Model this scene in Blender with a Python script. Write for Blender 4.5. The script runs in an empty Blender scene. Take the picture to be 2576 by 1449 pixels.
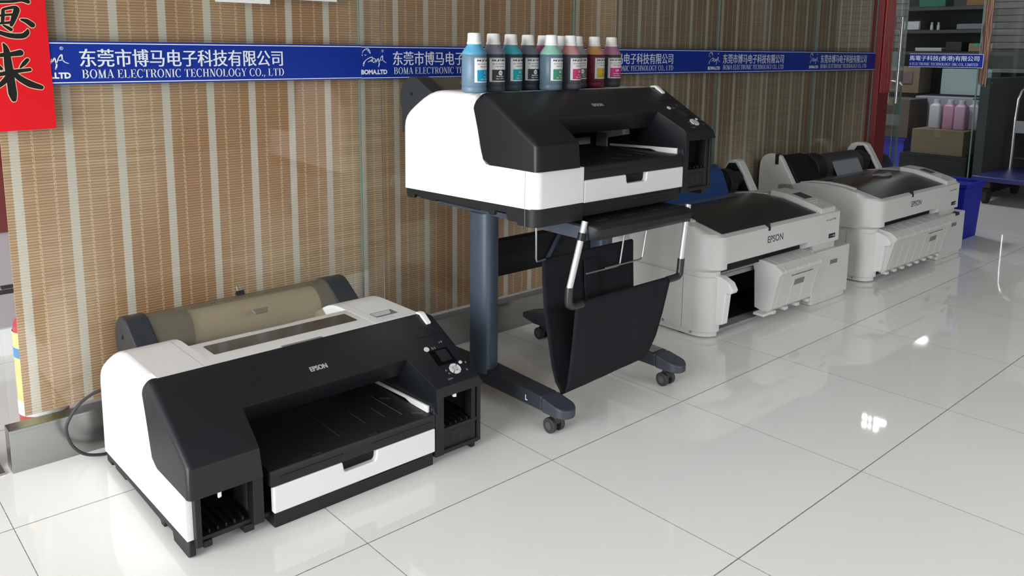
import bpy, bmesh, math, random
from mathutils import Vector, Matrix
random.seed(7)
PI = math.pi
S = bpy.context.scene
COL = S.collection

# ------------------------------------------------------------------ camera, light, exposure
def look(yaw, pitch, roll):
    f = Vector((math.cos(pitch)*math.cos(yaw), math.cos(pitch)*math.sin(yaw), math.sin(pitch)))
    r = f.cross(Vector((0, 0, 1))).normalized(); u = r.cross(f)
    c, s = math.cos(roll), math.sin(roll)
    r2 = c*r + s*u; u2 = -s*r + c*u
    return Matrix((r2, u2, -f)).transposed()
cd = bpy.data.cameras.new('camera'); cam = bpy.data.objects.new('camera', cd); COL.objects.link(cam)
cd.sensor_width = 36.0; cd.lens = 2070.12/2576*36; cd.shift_y = -(724.5-465.62)/2576
cd.clip_start = .02; cd.clip_end = 60
cam.matrix_world = Matrix.Translation((-.9276, -2.118, 1.131)) @ look(.8377, -.1620, .0099).to_4x4()
S.camera = cam
vs = S.view_settings
vs.view_transform = 'Standard'; vs.look = 'None'; vs.gamma = 1.0; vs.use_curve_mapping = False
vs.exposure = 0.0
W = bpy.data.worlds.new('world'); S.world = W; W.use_nodes = True
W.node_tree.nodes['Background'].inputs[0].default_value = (.86, .93, 1, 1)
W.node_tree.nodes['Background'].inputs[1].default_value = .22
def area(name, loc, rot, sx, sy, power, col=(1, 1, 1)):
    l = bpy.data.lights.new(name, 'AREA'); l.shape = 'RECTANGLE'; l.size = sx; l.size_y = sy
    l.energy = power; l.color = col
    o = bpy.data.objects.new(name, l); COL.objects.link(o); o.location = loc; o.rotation_euler = rot
    return o
# daylight through the wide shop entrance on the left; pale sky seen over the house opposite through the open front behind the camera
area('entrance_daylight', (-4.6, -1.15, 1.45), (0, -PI/2, 0), 2.8, 2.9, 345, (.96, .98, 1))
area('sky_daylight', (2, -30, 15.6), (PI/2, 0, 0), 70, 13.6, 18000, (.97, .985, 1))

# ------------------------------------------------------------------ materials
MATS = {}
def mat(name, col, rough=.5, metal=0., spec=.5, noise=0., nscale=30., bump=0., alpha=None, trans=0., coat=0.):
    if name in MATS: return MATS[name]
    m = bpy.data.materials.new(name); m.use_nodes = True; MATS[name] = m
    nt = m.node_tree; b = nt.nodes['Principled BSDF']
    b.inputs['Base Color'].default_value = (*col, 1); b.inputs['Roughness'].default_value = rough
    b.inputs['Metallic'].default_value = metal; b.inputs['Specular IOR Level'].default_value = spec
    if trans: b.inputs['Transmission Weight'].default_value = trans
    if coat: b.inputs['Coat Weight'].default_value = coat
    if alpha is not None: b.inputs['Alpha'].default_value = alpha
    if noise or bump:
        tc = nt.nodes.new('ShaderNodeTexCoord'); n = nt.nodes.new('ShaderNodeTexNoise')
        n.inputs['Scale'].default_value = nscale; n.inputs['Detail'].default_value = 5
        nt.links.new(tc.outputs['Object'], n.inputs['Vector'])
        if noise:
            mx = nt.nodes.new('ShaderNodeMix'); mx.data_type = 'RGBA'
            mx.inputs[6].default_value = (*[c*(1-noise) for c in col], 1)
            mx.inputs[7].default_value = (*[min(1, c*(1+noise)) for c in col], 1)
            nt.links.new(n.outputs['Fac'], mx.inputs[0]); nt.links.new(mx.outputs[2], b.inputs['Base Color'])
        if bump:
            bp = nt.nodes.new('ShaderNodeBump'); bp.inputs['Strength'].default_value = bump; bp.inputs['Distance'].default_value = .002
            nt.links.new(n.outputs['Fac'], bp.inputs['Height']); nt.links.new(bp.outputs['Normal'], b.inputs['Normal'])
    return m
def N(nt, typ, **kw):
    n = nt.nodes.new(typ)
    for k, v in kw.items(): setattr(n, k, v)
    return n
def M2(nt, op, a, b=None, c=None):
    n = nt.nodes.new('ShaderNodeMath'); n.operation = op
    for i, v in enumerate((a, b, c)):
        if v is None: continue
        if isinstance(v, (int, float)): n.inputs[i].default_value = v
        else: nt.links.new(v, n.inputs[i])
    return n.outputs[0]
def MIX(nt, f, a, b):
    n = nt.nodes.new('ShaderNodeMix'); n.data_type = 'RGBA'
    for i, v in ((0, f), (6, a), (7, b)):
        if isinstance(v, (int, float)): n.inputs[i].default_value = v
        elif isinstance(v, tuple): n.inputs[i].default_value = (*v, 1)
        else: nt.links.new(v, n.inputs[i])
    return n.outputs[2]
white_p = mat('white_plastic', (.75, .75, .735), .38, noise=.015, nscale=12)
white_c = mat('white_cover_plastic', (.84, .84, .83), .3)
black_p = mat('black_plastic', (.0075, .0088, .011), .42, spec=.38, noise=.18, nscale=9, bump=.04)
black_d = mat('dark_plastic', (.012, .0125, .014), .5, spec=.35, noise=.2, nscale=14)
black_i = mat('inner_black', (.007, .007, .008), .6, spec=.25)
grey_p = mat('warm_grey_plastic', (.56, .56, .535), .45, noise=.04, nscale=8)
grey_c = mat('light_grey_plastic', (.60, .60, .575), .45, noise=.03, nscale=8)
smoke = mat('smoked_lid', (.026, .025, .023), .26, spec=.28, noise=.25, nscale=6)
steel = mat('brushed_steel', (.33, .33, .32), .28, metal=1., noise=.12, nscale=7)
chrome = mat('chrome', (.75, .75, .75), .14, metal=1.)
alu = mat('aluminium', (.72, .73, .74), .32, metal=.7)
stand_m = mat('blue_grey_metal', (.045, .062, .088), .4, spec=.5, noise=.2, nscale=6)
rubber = mat('rubber', (.03, .03, .032), .6, noise=.3, nscale=60)
cloth_m = mat('black_cloth', (.013, .012, .016), .85, spec=.2, noise=.2, nscale=25, bump=.2)
ink_w = mat('white_print', (.85, .87, .9), .5)
ink_s = mat('silver_print', (.5, .51, .52), .35, metal=.3)
ink_d = mat('dark_print', (.018, .017, .017), .85, spec=.12)
sign_b = mat('sign_blue', (.006, .030, .30), .45, spec=.25, noise=.05, nscale=3)
sign_w = mat('sign_white', (.82, .86, .93), .4)
red_m = mat('banner_red', (.72, .006, .014), .65, spec=.25, noise=.06, nscale=6)
gold_m = mat('pale_gold', (.80, .68, .42), .45)
post_m = mat('red_paint', (.17, .012, .012), .5, noise=.15, nscale=5)
card_m = mat('cardboard', (.25, .185, .12), .8, noise=.12, nscale=5)
card_d = mat('dark_cardboard', (.13, .10, .075), .8, noise=.15, nscale=5)
blue_bin = mat('blue_plastic', (.008, .016, .34), .6, spec=.25, noise=.12, nscale=6)
blue_deck = mat('blue_deck', (.02, .03, .15), .4, noise=.15, nscale=6)
blue_film = mat('blue_film', (.015, .055, .20), .35, noise=.15, nscale=8)
wall_m = mat('wall_paint', (.5, .49, .47), .8, noise=.03, nscale=2)
lilac = mat('lilac_wall', (.42, .38, .41), .8, noise=.03, nscale=2)
dark_w = mat('dark_wall', (.055, .062, .066), .7, noise=.2, nscale=2)
ceil_m = mat('ceiling_paint', (.32, .32, .31), .9, noise=.02, nscale=2)
paper_m = mat('paper', (.84, .85, .84), .7)
pale_b = mat('pale_blue_sheet', (.42, .52, .53), .5)
shelf_m = mat('shelf_metal', (.06, .062, .068), .5, metal=.3, noise=.2, nscale=8)
clutter = [mat('clutter_%s' % n, c, .6, noise=.2, nscale=15) for n, c in (('grey', (.16, .16, .17)), ('brown', (.20, .09, .03)), ('green', (.02, .13, .08)), ('black', (.02, .02, .022)), ('pale', (.45, .46, .47)), ('mauve', (.22, .12, .14)))]

def floor_material():
    m = bpy.data.materials.new('polished_tiles'); m.use_nodes = True; nt = m.node_tree; b = nt.nodes['Principled BSDF']
    tc = N(nt, 'ShaderNodeTexCoord'); sp = N(nt, 'ShaderNodeSeparateXYZ'); nt.links.new(tc.outputs['Object'], sp.inputs[0])
    wob = N(nt, 'ShaderNodeTexNoise'); wob.inputs['Scale'].default_value = 90; nt.links.new(tc.outputs['Object'], wob.inputs['Vector'])
    w = M2(nt, 'MULTIPLY', wob.outputs['Fac'], .0016)
    def line(coord, half):
        f = M2(nt, 'FRACT', M2(nt, 'ADD', M2(nt, 'DIVIDE', coord, .6), 100.5))
        d = M2(nt, 'MULTIPLY', M2(nt, 'ABSOLUTE', M2(nt, 'SUBTRACT', f, .5)), .6)
        return M2(nt, 'LESS_THAN', M2(nt, 'ADD', d, w), half)
    gx = line(sp.outputs[0], .0017); gy = line(sp.outputs[1], .0022)
    # the course along the glass has no joint past the first tiles
    near = M2(nt, 'MULTIPLY', M2(nt, 'GREATER_THAN', sp.outputs[0], .55), M2(nt, 'LESS_THAN', M2(nt, 'ABSOLUTE', sp.outputs[1]), .2))
    g = M2(nt, 'MAXIMUM', gx, M2(nt, 'MULTIPLY', gy, M2(nt, 'SUBTRACT', 1.0, near)))
    n = N(nt, 'ShaderNodeTexNoise'); n.inputs['Scale'].default_value = 2.2; n.inputs['Detail'].default_value = 6; nt.links.new(tc.outputs['Object'], n.inputs['Vector'])
    base = MIX(nt, n.outputs['Fac'], (.80, .80, .76), (.86, .86, .825))
    # per tile tint
    wn = N(nt, 'ShaderNodeTexWhiteNoise'); wn.noise_dimensions = '2D'
    cb = N(nt, 'ShaderNodeCombineXYZ')
    nt.links.new(M2(nt, 'FLOOR', M2(nt, 'DIVIDE', sp.outputs[0], .6)), cb.inputs[0]); nt.links.new(M2(nt, 'FLOOR', M2(nt, 'DIVIDE', sp.outputs[1], .6)), cb.inputs[1])
    nt.links.new(cb.outputs[0], wn.inputs[0])
    base = MIX(nt, M2(nt, 'MULTIPLY', wn.outputs[0], .12), base, (.52, .51, .47))
    # small dirt specks
    v = N(nt, 'ShaderNodeTexNoise'); v.inputs['Scale'].default_value = 38; v.inputs['Detail'].default_value = 3; nt.links.new(tc.outputs['Object'], v.inputs['Vector'])
    sp2 = M2(nt, 'GREATER_THAN', v.outputs['Fac'], .80)
    base = MIX(nt, M2(nt, 'MULTIPLY', sp2, .5), base, (.15, .14, .12))
    colr = MIX(nt, M2(nt, 'MULTIPLY', g, .85), base, (.07, .065, .06))
    nt.links.new(colr, b.inputs['Base Color'])
    r = N(nt, 'ShaderNodeTexNoise'); r.inputs['Scale'].default_value = 5; nt.links.new(tc.outputs['Object'], r.inputs['Vector'])
    rr = M2(nt, 'ADD', M2(nt, 'MULTIPLY', r.outputs['Fac'], .02), .025)
    nt.links.new(M2(nt, 'ADD', rr, M2(nt, 'MULTIPLY', g, .5)), b.inputs['Roughness'])
    b.inputs['Specular IOR Level'].default_value = .5
    return m
def glass_material(name, tint=(.988, .99, .986)):
    m = bpy.data.materials.new(name); m.use_nodes = True; nt = m.node_tree; nt.nodes.clear()
    o = N(nt, 'ShaderNodeOutputMaterial'); t = N(nt, 'ShaderNodeBsdfTransparent'); g = N(nt, 'ShaderNodeBsdfGlossy')
    t.inputs[0].default_value = (*tint, 1); g.inputs['Roughness'].default_value = .015
    lw = N(nt, 'ShaderNodeLayerWeight'); lw.inputs[0].default_value = .5
    f = M2(nt, 'ADD', M2(nt, 'MULTIPLY', M2(nt, 'POWER', lw.outputs['Facing'], 5), .96), .03)
    mx = N(nt, 'ShaderNodeMixShader'); nt.links.new(f, mx.inputs[0]); nt.links.new(t.outputs[0], mx.inputs[1]); nt.links.new(g.outputs[0], mx.inputs[2])
    nt.links.new(mx.outputs[0], o.inputs[0]); return m
glass_m = glass_material('clear_glass'); glass_g = glass_material('green_glass', (.93, .97, .955))
glass_e = mat('glass_edge', (.14, .24, .22), .2, spec=.5)

def blind_material(name='bamboo_blind', ra=(.43, .245, .12), rb=(.60, .465, .30), rc=(.36, .22, .12), ba=(.60, .555, .465), bb=(.44, .40, .32)):
    m = bpy.data.materials.new(name); m.use_nodes = True; nt = m.node_tree; b = nt.nodes['Principled BSDF']
    tc = N(nt, 'ShaderNodeTexCoord'); sp = N(nt, 'ShaderNodeSeparateXYZ'); nt.links.new(tc.outputs['Object'], sp.inputs[0])
    x, z = sp.outputs[0], sp.outputs[2]
    # slow waviness of the reeds
    wv = N(nt, 'ShaderNodeTexNoise'); wv.inputs['Scale'].default_value = 3.; nt.links.new(tc.outputs['Object'], wv.inputs['Vector'])
    zz = M2(nt, 'ADD', z, M2(nt, 'MULTIPLY', wv.outputs['Fac'], .010))
    fz = M2(nt, 'FRACT', M2(nt, 'ADD', M2(nt, 'DIVIDE', zz, .0078), 50))
    gap = M2(nt, 'LESS_THAN', fz, .22)
    # every reed its own tone
    wn = N(nt, 'ShaderNodeTexWhiteNoise'); wn.noise_dimensions = '1D'
    nt.links.new(M2(nt, 'FLOOR', M2(nt, 'ADD', M2(nt, 'DIVIDE', zz, .0078), 50)), wn.inputs['W'])
    mp = N(nt, 'ShaderNodeMapping'); mp.inputs['Scale'].default_value = (1.6, 1, .9); nt.links.new(tc.outputs['Object'], mp.inputs[0])
    n = N(nt, 'ShaderNodeTexNoise'); n.inputs['Scale'].default_value = 1.; n.inputs['Detail'].default_value = 3; nt.links.new(mp.outputs[0], n.inputs['Vector'])
    cr = N(nt, 'ShaderNodeMapRange'); cr.inputs[1].default_value = .40; cr.inputs[2].default_value = .60; nt.links.new(n.outputs['Fac'], cr.inputs[0])
    reed = MIX(nt, cr.outputs[0], ra, rb)
    reed = MIX(nt, M2(nt, 'MULTIPLY', wn.outputs[0], .35), reed, rc)
    reed = MIX(nt, M2(nt, 'MULTIPLY', gap, .72), reed, (.13, .075, .04))
    # woven stripe every 0.131 m, two stitched thread pairs between
    fx = M2(nt, 'FRACT', M2(nt, 'ADD', M2(nt, 'DIVIDE', x, .1313), 20.5))
    dx = M2(nt, 'MULTIPLY', M2(nt, 'ABSOLUTE', M2(nt, 'SUBTRACT', fx, .5)), .1313)
    rag = M2(nt, 'ADD', .0118, M2(nt, 'MULTIPLY', gap, -.0016))
    band = M2(nt, 'LESS_THAN', dx, rag)
    bcol = MIX(nt, M2(nt, 'MULTIPLY', gap, .45), ba, bb)
    colr = MIX(nt, band, reed, bcol)
    fz2 = M2(nt, 'FRACT', M2(nt, 'ADD', M2(nt, 'DIVIDE', zz, .0156), 50))
    for c, ph in ((.0405, .0), (.0440, .3)):
        ln = M2(nt, 'LESS_THAN', M2(nt, 'ABSOLUTE', M2(nt, 'SUBTRACT', dx, c)), .0011)
        st = M2(nt, 'GREATER_THAN', M2(nt, 'FRACT', M2(nt, 'ADD', fz2, ph)), .25)
        colr = MIX(nt, M2(nt, 'MULTIPLY', M2(nt, 'MULTIPLY', ln, st), .6), colr, (.78, .60, .40))
    nt.links.new(colr, b.inputs['Base Color']); b.inputs['Roughness'].default_value = .7; b.inputs['Specular IOR Level'].default_value = .25
    hg = M2(nt, 'SINE', M2(nt, 'MULTIPLY', fz, PI))
    bp = N(nt, 'ShaderNodeBump'); bp.inputs['Strength'].default_value = .35; bp.inputs['Distance'].default_value = .0015
    nt.links.new(hg, bp.inputs['Height']); nt.links.new(bp.outputs[0], b.inputs['Normal'])
    return m
blind_m = blind_material()
blind_dim = blind_material('dimmed_olive_blind', (.25, .19, .12), (.36, .30, .205), (.20, .15, .10), (.44, .425, .355), (.33, .315, .26))  # olive copy, with the far wall's dimness put into its colours

def smoky_cover():
    m = bpy.data.materials.new('smoky_cover'); m.use_nodes = True; nt = m.node_tree; nt.nodes.clear()
    o = N(nt, 'ShaderNodeOutputMaterial'); t = N(nt, 'ShaderNodeBsdfTransparent'); t.inputs[0].default_value = (.88, .85, .79, 1)
    p = N(nt, 'ShaderNodeBsdfPrincipled'); p.inputs['Base Color'].default_value = (.36, .33, .26, 1); p.inputs['Roughness'].default_value = .3
    mx = N(nt, 'ShaderNodeMixShader'); mx.inputs[0].default_value = .24
    nt.links.new(t.outputs[0], mx.inputs[1]); nt.links.new(p.outputs[0], mx.inputs[2]); nt.links.new(mx.outputs[0], o.inputs[0])
    return m
smoky = smoky_cover()
def emit(name, col, k):
    m = bpy.data.materials.new(name); m.use_nodes = True; b = m.node_tree.nodes['Principled BSDF']
    b.inputs['Emission Color'].default_value = (*col, 1); b.inputs['Emission Strength'].default_value = k; return m

# ------------------------------------------------------------------ mesh helpers
class MB:
    def __init__(s): s.v = []; s.f = []; s.mi = []
    def add(s, vs_, fs, mi=0):
        k = len(s.v); s.v += [tuple(v) for v in vs_]; s.f += [tuple(i+k for i in f) for f in fs]; s.mi += [mi]*len(fs); return s
    def box(s, x0, x1, y0, y1, z0, z1, mi=0):
        v = [(x, y, z) for z in (z0, z1) for y in (y0, y1) for x in (x0, x1)]
        return s.add(v, [(0, 2, 3, 1), (4, 5, 7, 6), (0, 1, 5, 4), (2, 6, 7, 3), (0, 4, 6, 2), (1, 3, 7, 5)], mi)
    def loft(s, secs, mi=0, cap=True, closed=True):
        n = len(secs[0]); v = [p for c in secs for p in c]; f = []
        for k in range(len(secs)-1):
            for i in range(n if closed else n-1):
                j = (i+1) % n; f.append((k*n+i, k*n+j, (k+1)*n+j, (k+1)*n+i))
        if cap: f += [tuple(range(n))[::-1], tuple(range((len(secs)-1)*n, len(secs)*n))]
        return s.add(v, f, mi)
    def prism_x(s, poly, x0, x1, mi=0):      # poly of (y,z)
        return s.loft([[(x, y, z) for y, z in poly] for x in (x0, x1)], mi)
    def prism_y(s, poly, y0, y1, mi=0):      # poly of (x,z)
        return s.loft([[(x, y, z) for x, z in poly] for y in (y0, y1)], mi)
    def prism_z(s, poly, z0, z1, mi=0):
        return s.loft([[(x, y, z) for x, y in poly] for z in (z0, z1)], mi)
    def lathe(s, prof, n=24, c=(0, 0, 0), mi=0, caps=True):
        secs = [[(c[0]+r*math.cos(2*PI*i/n), c[1]+r*math.sin(2*PI*i/n), c[2]+z) for i in range(n)] for r, z in prof]
        return s.loft(secs, mi, caps)
    def tube(s, pts, r, n=10, mi=0):
        pts = [Vector(p) for p in pts]; rs = r if isinstance(r, (list, tuple)) else [r]*len(pts)
        t0 = (pts[1]-pts[0]).normalized(); up = Vector((0, 0, 1)) if abs(t0.z) < .9 else Vector((1, 0, 0))
        a = t0.cross(up).normalized(); secs = []
        for i, p in enumerate(pts):
            t = ((pts[min(i+1, len(pts)-1)]-pts[max(i-1, 0)])).normalized()
            a = (a - t*a.dot(t)).normalized(); b = t.cross(a)
            secs.append([p + rs[i]*(math.cos(2*PI*k/n)*a + math.sin(2*PI*k/n)*b) for k in range(n)])
        return s.loft(secs, mi)
    def disc_x(s, c, r, x0, x1, n=28, mi=0):
        return s.prism_x([(c[0]+r*math.cos(2*PI*i/n), c[1]+r*math.sin(2*PI*i/n)) for i in range(n)], x0, x1, mi)
    def build(s, name, mats, parent=None, bevel=0., seg=3, sharp=35, smooth=True, recalc=True):
        me = bpy.data.meshes.new(name); me.from_pydata(s.v, [], s.f)
        mats = mats if isinstance(mats, (list, tuple)) else [mats]
        for m in mats: me.materials.append(m)
        for p, k in zip(me.polygons, s.mi): p.material_index = k
        if recalc:
            bm = bmesh.new(); bm.from_mesh(me); bmesh.ops.recalc_face_normals(bm, faces=bm.faces); bm.to_mesh(me); bm.free()
        if smooth:
            for p in me.polygons: p.use_smooth = True
            me.set_sharp_from_angle(angle=math.radians(sharp))
        me.update()
        o = bpy.data.objects.new(name, me); COL.objects.link(o)
        if parent: o.parent = parent
        if bevel:
            b = o.modifiers.new('bevel', 'BEVEL'); b.width = bevel; b.segments = seg; b.limit_method = 'ANGLE'; b.angle_limit = math.radians(34); b.harden_normals = True
        return o
def tag(o, label, cat, group=None):
    o['label'] = label; o['category'] = cat
    if group: o['group'] = group
    return o
def thing(name, label, cat, loc=(0, 0, 0), rz=0, group=None):
    o = bpy.data.objects.new(name, None); COL.objects.link(o); o.location = loc; o.rotation_euler.z = rz; o.empty_display_size = .05
    return tag(o, label, cat, group)
def struct(o): o['kind'] = 'structure'; return o
def rrect(x0, x1, y0, y1, r, n=5):
    p = []
    for cx, cy, a in ((x1-r, y1-r, 0), (x0+r, y1-r, 90), (x0+r, y0+r, 180), (x1-r, y0+r, 270)):
        for i in range(n+1):
            t = math.radians(a+90*i/n); p.append((cx+r*math.cos(t), cy+r*math.sin(t)))
    return p
def arc(cx, cy, r, a0, a1, n=10):
    return [(cx+r*math.cos(math.radians(a0+(a1-a0)*i/n)), cy+r*math.sin(math.radians(a0+(a1-a0)*i/n))) for i in range(n+1)]

# ------------------------------------------------------------------ lettering
def text_geo(body, w=None, h=None, bold=0., cx=False, shear=0.):
    """flat glyph mesh, scaled to w x h, lower left at the origin"""
    c = bpy.data.curves.new('t', 'FONT'); c.body = body; c.size = 1; c.offset = bold; c.resolution_u = 3; c.shear = shear
    o = bpy.data.objects.new('t', c); COL.objects.link(o)
    dg = bpy.context.evaluated_depsgraph_get(); dg.update()
    me = bpy.data.meshes.new_from_object(o.evaluated_get(dg))
    vsx = [tuple(v.co) for v in me.vertices]; fs = [tuple(p.vertices) for p in me.polygons]
    bpy.data.objects.remove(o); bpy.data.curves.remove(c); bpy.data.meshes.remove(me)
    x0 = min(v[0] for v in vsx); x1 = max(v[0] for v in vsx); y0 = min(v[1] for v in vsx); y1 = max(v[1] for v in vsx)
    sy = h/(y1-y0) if h else None; sx = w/(x1-x0) if w else sy
    if sy is None: sy = sx
    vsx = [((v[0]-x0)*sx, (v[1]-y0)*sy) for v in vsx]
    if cx: k = (x1-x0)*sx/2; vsx = [(a-k, b) for a, b in vsx]
    return vsx, fs
def stroke_geo(pts, ws, n=8):
    """brush stroke outline with round ends; pts 2D, ws widths"""
    P = []
    m = len(pts)
    # smooth resample (catmull rom)
    for i in range(m-1):
        p0, p1, p2, p3 = pts[max(i-1, 0)], pts[i], pts[i+1], pts[min(i+2, m-1)]
        for k in range(5):
            t = k/5; q = []
            for d in (0, 1):
                q.append(.5*(2*p1[d]+(p2[d]-p0[d])*t+(2*p0[d]-5*p1[d]+4*p2[d]-p3[d])*t*t+(3*p1[d]-p0[d]-3*p2[d]+p3[d])*t**3))
            P.append((q[0], q[1], ws[i]+(ws[i+1]-ws[i])*t))
    P.append((*pts[-1], ws[-1]))
    L = []; R = []
    for i, (x, y, w) in enumerate(P):
        a = P[max(i-1, 0)]; b = P[min(i+1, len(P)-1)]; dx, dy = b[0]-a[0], b[1]-a[1]; l = math.hypot(dx, dy) or 1
        nx, ny = -dy/l, dx/l; L.append((x+nx*w/2, y+ny*w/2)); R.append((x-nx*w/2, y-ny*w/2))
    v = L+R; k = len(L); f = [(i, i+1, k+i+1, k+i) for i in range(k-1)]
    for c in (P[0], P[-1]):
        b = len(v); v += [(c[0]+c[2]/2*math.cos(2*PI*i/12), c[1]+c[2]/2*math.sin(2*PI*i/12)) for i in range(12)]; f.append(tuple(range(b, b+12)))
    return v, f
def serif_line(text):
    """narrow display serif capitals, cap height 1"""
    T, t, s = .155, .055, .05
    out_v, out_f = [], []
    def quad(*p):
        k = len(out_v); out_v.extend(p); out_f.append(tuple(range(k, k+len(p))))
    def rect(x0, y0, x1, y1): quad((x0, y0), (x1, y0), (x1, y1), (x0, y1))
    def bar(x0, y0, x1, y1, w): quad((x0-w/2, y0), (x0+w/2, y0), (x1+w/2, y1), (x1-w/2, y1))
    def ring(cx, cy, rx, ry, wx, wy, a0, a1, n=14):
        for i in range(n):
            a, b = [math.radians(a0+(a1-a0)*j/n) for j in (i, i+1)]
            quad((cx+rx*math.cos(a), cy+ry*math.sin(a)), (cx+rx*math.cos(b), cy+ry*math.sin(b)), (cx+(rx-wx)*math.cos(b), cy+(ry-wy)*math.sin(b)), (cx+(rx-wx)*math.cos(a), cy+(ry-wy)*math.sin(a)))
    x = 0.
    for ch in text:
        def R(a, b, c, d): rect(x+a, b, x+c, d)
        def ser(a, y, w=.1): R(a-w, y, a+w, y+s) if y < .5 else R(a-w, y-s, a+w, y)
        def stem(a, w=T): R(a-w/2, 0, a+w/2, 1); ser(a, 0, w/2+.07); ser(a, 1, w/2+.07)
        adv = .8
        if ch == ' ': adv = .33
        elif ch == 'I': stem(.2); adv = .42
        elif ch == 'B':
            stem(.2); R(.2, 0, .45, t); R(.2, .95, .42, 1); R(.2, .5, .45, .55)
            ring(x+.42, .755, .26, .245, .15, t, -90, 90); ring(x+.45, .275, .30, .275, .16, t, -90, 90); adv = .83
        elif ch in 'OQ': ring(x+.43, .5, .40, .52, .15, .045, 0, 360, 26); adv = .88
        elif ch in 'CG':
            ring(x+.43, .5, .40, .52, .15, .045, 48, 318, 22); R(.66, .70, .70, .97)
            if ch == 'G': R(.60, .02, .74, .42); R(.50, .40, .82, .45); adv = .86
            else: adv = .80
        elif ch == 'M':
            R(.14, 0, .19, 1); ser(.17, 0, .12); R(.04, .95, .22, 1); bar(x+.2, 1, x+.47, 0, T*1.05); bar(x+.47, 0, x+.76, 1, .05); R(.70, 0, .86, 1); ser(.78, 0, .15); R(.72, .95, .93, 1); adv = 1.0
        elif ch == 'A':
            bar(x+.12, 0, x+.40, 1.02, .05); bar(x+.68, 0, x+.40, 1.02, T*1.05); R(.2, .30, .58, .35); ser(.11, 0, .11); ser(.68, 0, .15); adv = .82
        elif ch in 'EL' :
            stem(.2); R(.2, 0, .68, t); R(.64, 0, .68, .28)
            if ch == 'E': R(.2, .95, .64, 1); R(.60, .74, .64, 1); R(.2, .48, .5, .53); R(.47, .38, .51, .63)
            else: R(.27, .95, .38, 1)
            adv = .74
        elif ch == 'T':
            stem(.38); R(.06, .95, .70, 1); R(.06, .72, .10, 1); R(.66, .72, .70, 1); adv = .76
        elif ch == 'R':
            stem(.2); R(.2, .95, .44, 1); R(.2, .47, .44, .52); ring(x+.43, .735, .27, .265, .15, t, -90, 90); bar(x+.68, 0, x+.45, .49, T); ser(.72, 0, .1); adv = .83
        elif ch == 'N':
            R(.15, 0, .20, 1); ser(.17, 0, .12); R(.04, .95, .22, 1); bar(x+.20, 1, x+.66, 0, T*1.05); R(.68, 0, .73, 1); R(.58, .95, .82, 1); adv = .86
        elif ch == 'H': stem(.2); stem(.68); R(.2, .48, .68, .53); adv = .88
        elif ch == 'Y':
            R(.32, 0, .47, .45); ser(.39, 0, .15); bar(x+.40, .42, x+.12, 1, T); bar(x+.40, .42, x+.67, 1, .05); R(.02, .95, .27, 1); R(.56, .95, .78, 1); adv = .80
        elif ch == 'D':
            stem(.2); R(.2, 0, .42, t); R(.2, .95, .42, 1); ring(x+.40, .5, .40, .5, .155, t, -90, 90); adv = .88
        elif ch == 'K': stem(.2); bar(x+.26, .42, x+.68, 1, .05); bar(x+.70, 0, x+.42, .56, T); ser(.72, 0, .1); R(.56, .95, .80, 1); adv = .86
        elif ch == 'P': stem(.2); R(.2, .95, .44, 1); R(.2, .44, .44, .49); ring(x+.43, .72, .27, .28, .15, t, -90, 90); adv = .76
        elif ch == '.': R(.08, 0, .22, .15); adv = .3
        elif ch == ',': R(.08, 0, .22, .15); bar(x+.10, -.14, x+.18, .03, .07); adv = .3
        elif ch == '(': ring(x+.40, .45, .30, .62, .06, .02, 120, 240); adv = .38
        elif ch == ')': ring(x-.02, .45, .30, .62, .06, .02, -60, 60); adv = .38
        x += adv
    return out_v, out_f, x
def fat(geo, d):
    v, f = [], []
    for k, (a, b_) in enumerate(((-d, 0), (d, 0), (0, 0))):
        n = len(v); v += [(p+a, q+b_, k*.00006) for p, q in geo[0]]; f += [tuple(i+n for i in t) for t in geo[1]]
    return v, f
def put(mb, geo, origin, ex, ey, mi=0):
    o, ex, ey = Vector(origin), Vector(ex), Vector(ey)
    nz = ex.cross(ey).normalized()
    mb.add([o+ex*p[0]+ey*p[1]+(nz*p[2] if len(p) > 2 else Vector()) for p in geo[0]], geo[1], mi)
def letter_part(name, mb, m, parent): return mb.build(name, m, parent, smooth=False, recalc=False)

GY = .305                   # front face of the glass wall
SK = (GY-.0015+2.118)/(.294+2.118)
def wp(x, z, y=.3035):      # a point measured on the glass wall
    return (-.9276+(x+.9276)*SK, y, 1.131+(z-1.131)*SK)
# ================================================================== SETTING
b = MB(); b.box(-4.2, 9.06, -6.2, 2.6, -.05, 0); struct(b.build('floor', floor_material(), smooth=False))
b = MB(); b.box(-4.2, 9.06, -4.56, 2.6, 3.0, 3.06); struct(b.build('ceiling', ceil_m, smooth=False))
b = MB(); b.box(-4.2, 9.06, -4.56, -4.5, 2.35, 3.0); b.box(3.6, 9.06, -4.56, -4.5, 0, 2.35); b.box(-4.2, -2.2, -4.56, -4.5, 0, 2.35); struct(b.build('wall_rear', wall_m, smooth=False))  # unseen wall, its lintel and flanks sized to hold back sky light
b = MB(); b.box(9.0, 9.06, -4.56, 2.6, 0, 3.0); struct(b.build('wall_right', dark_w, smooth=False))
b = MB(); b.box(-4.2, 9.0, 2.55, 2.61, 0, 3.0); struct(b.build('wall_inner', lilac, smooth=False))
b = MB(); b.box(-.545, 4.40, .2905, .35, 0, .118); b.box(-.545, 4.40, .288, .2905, .112, .121)
struct(b.build('baseboard_front', steel, bevel=.003))
b = MB(); b.box(-1.6, -.56, .30, .45, .0005, .006); struct(b.build('trim_1', steel, bevel=.001))
JX = [-.54, .5605, 1.597, 2.641, 3.62, 4.38]
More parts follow.
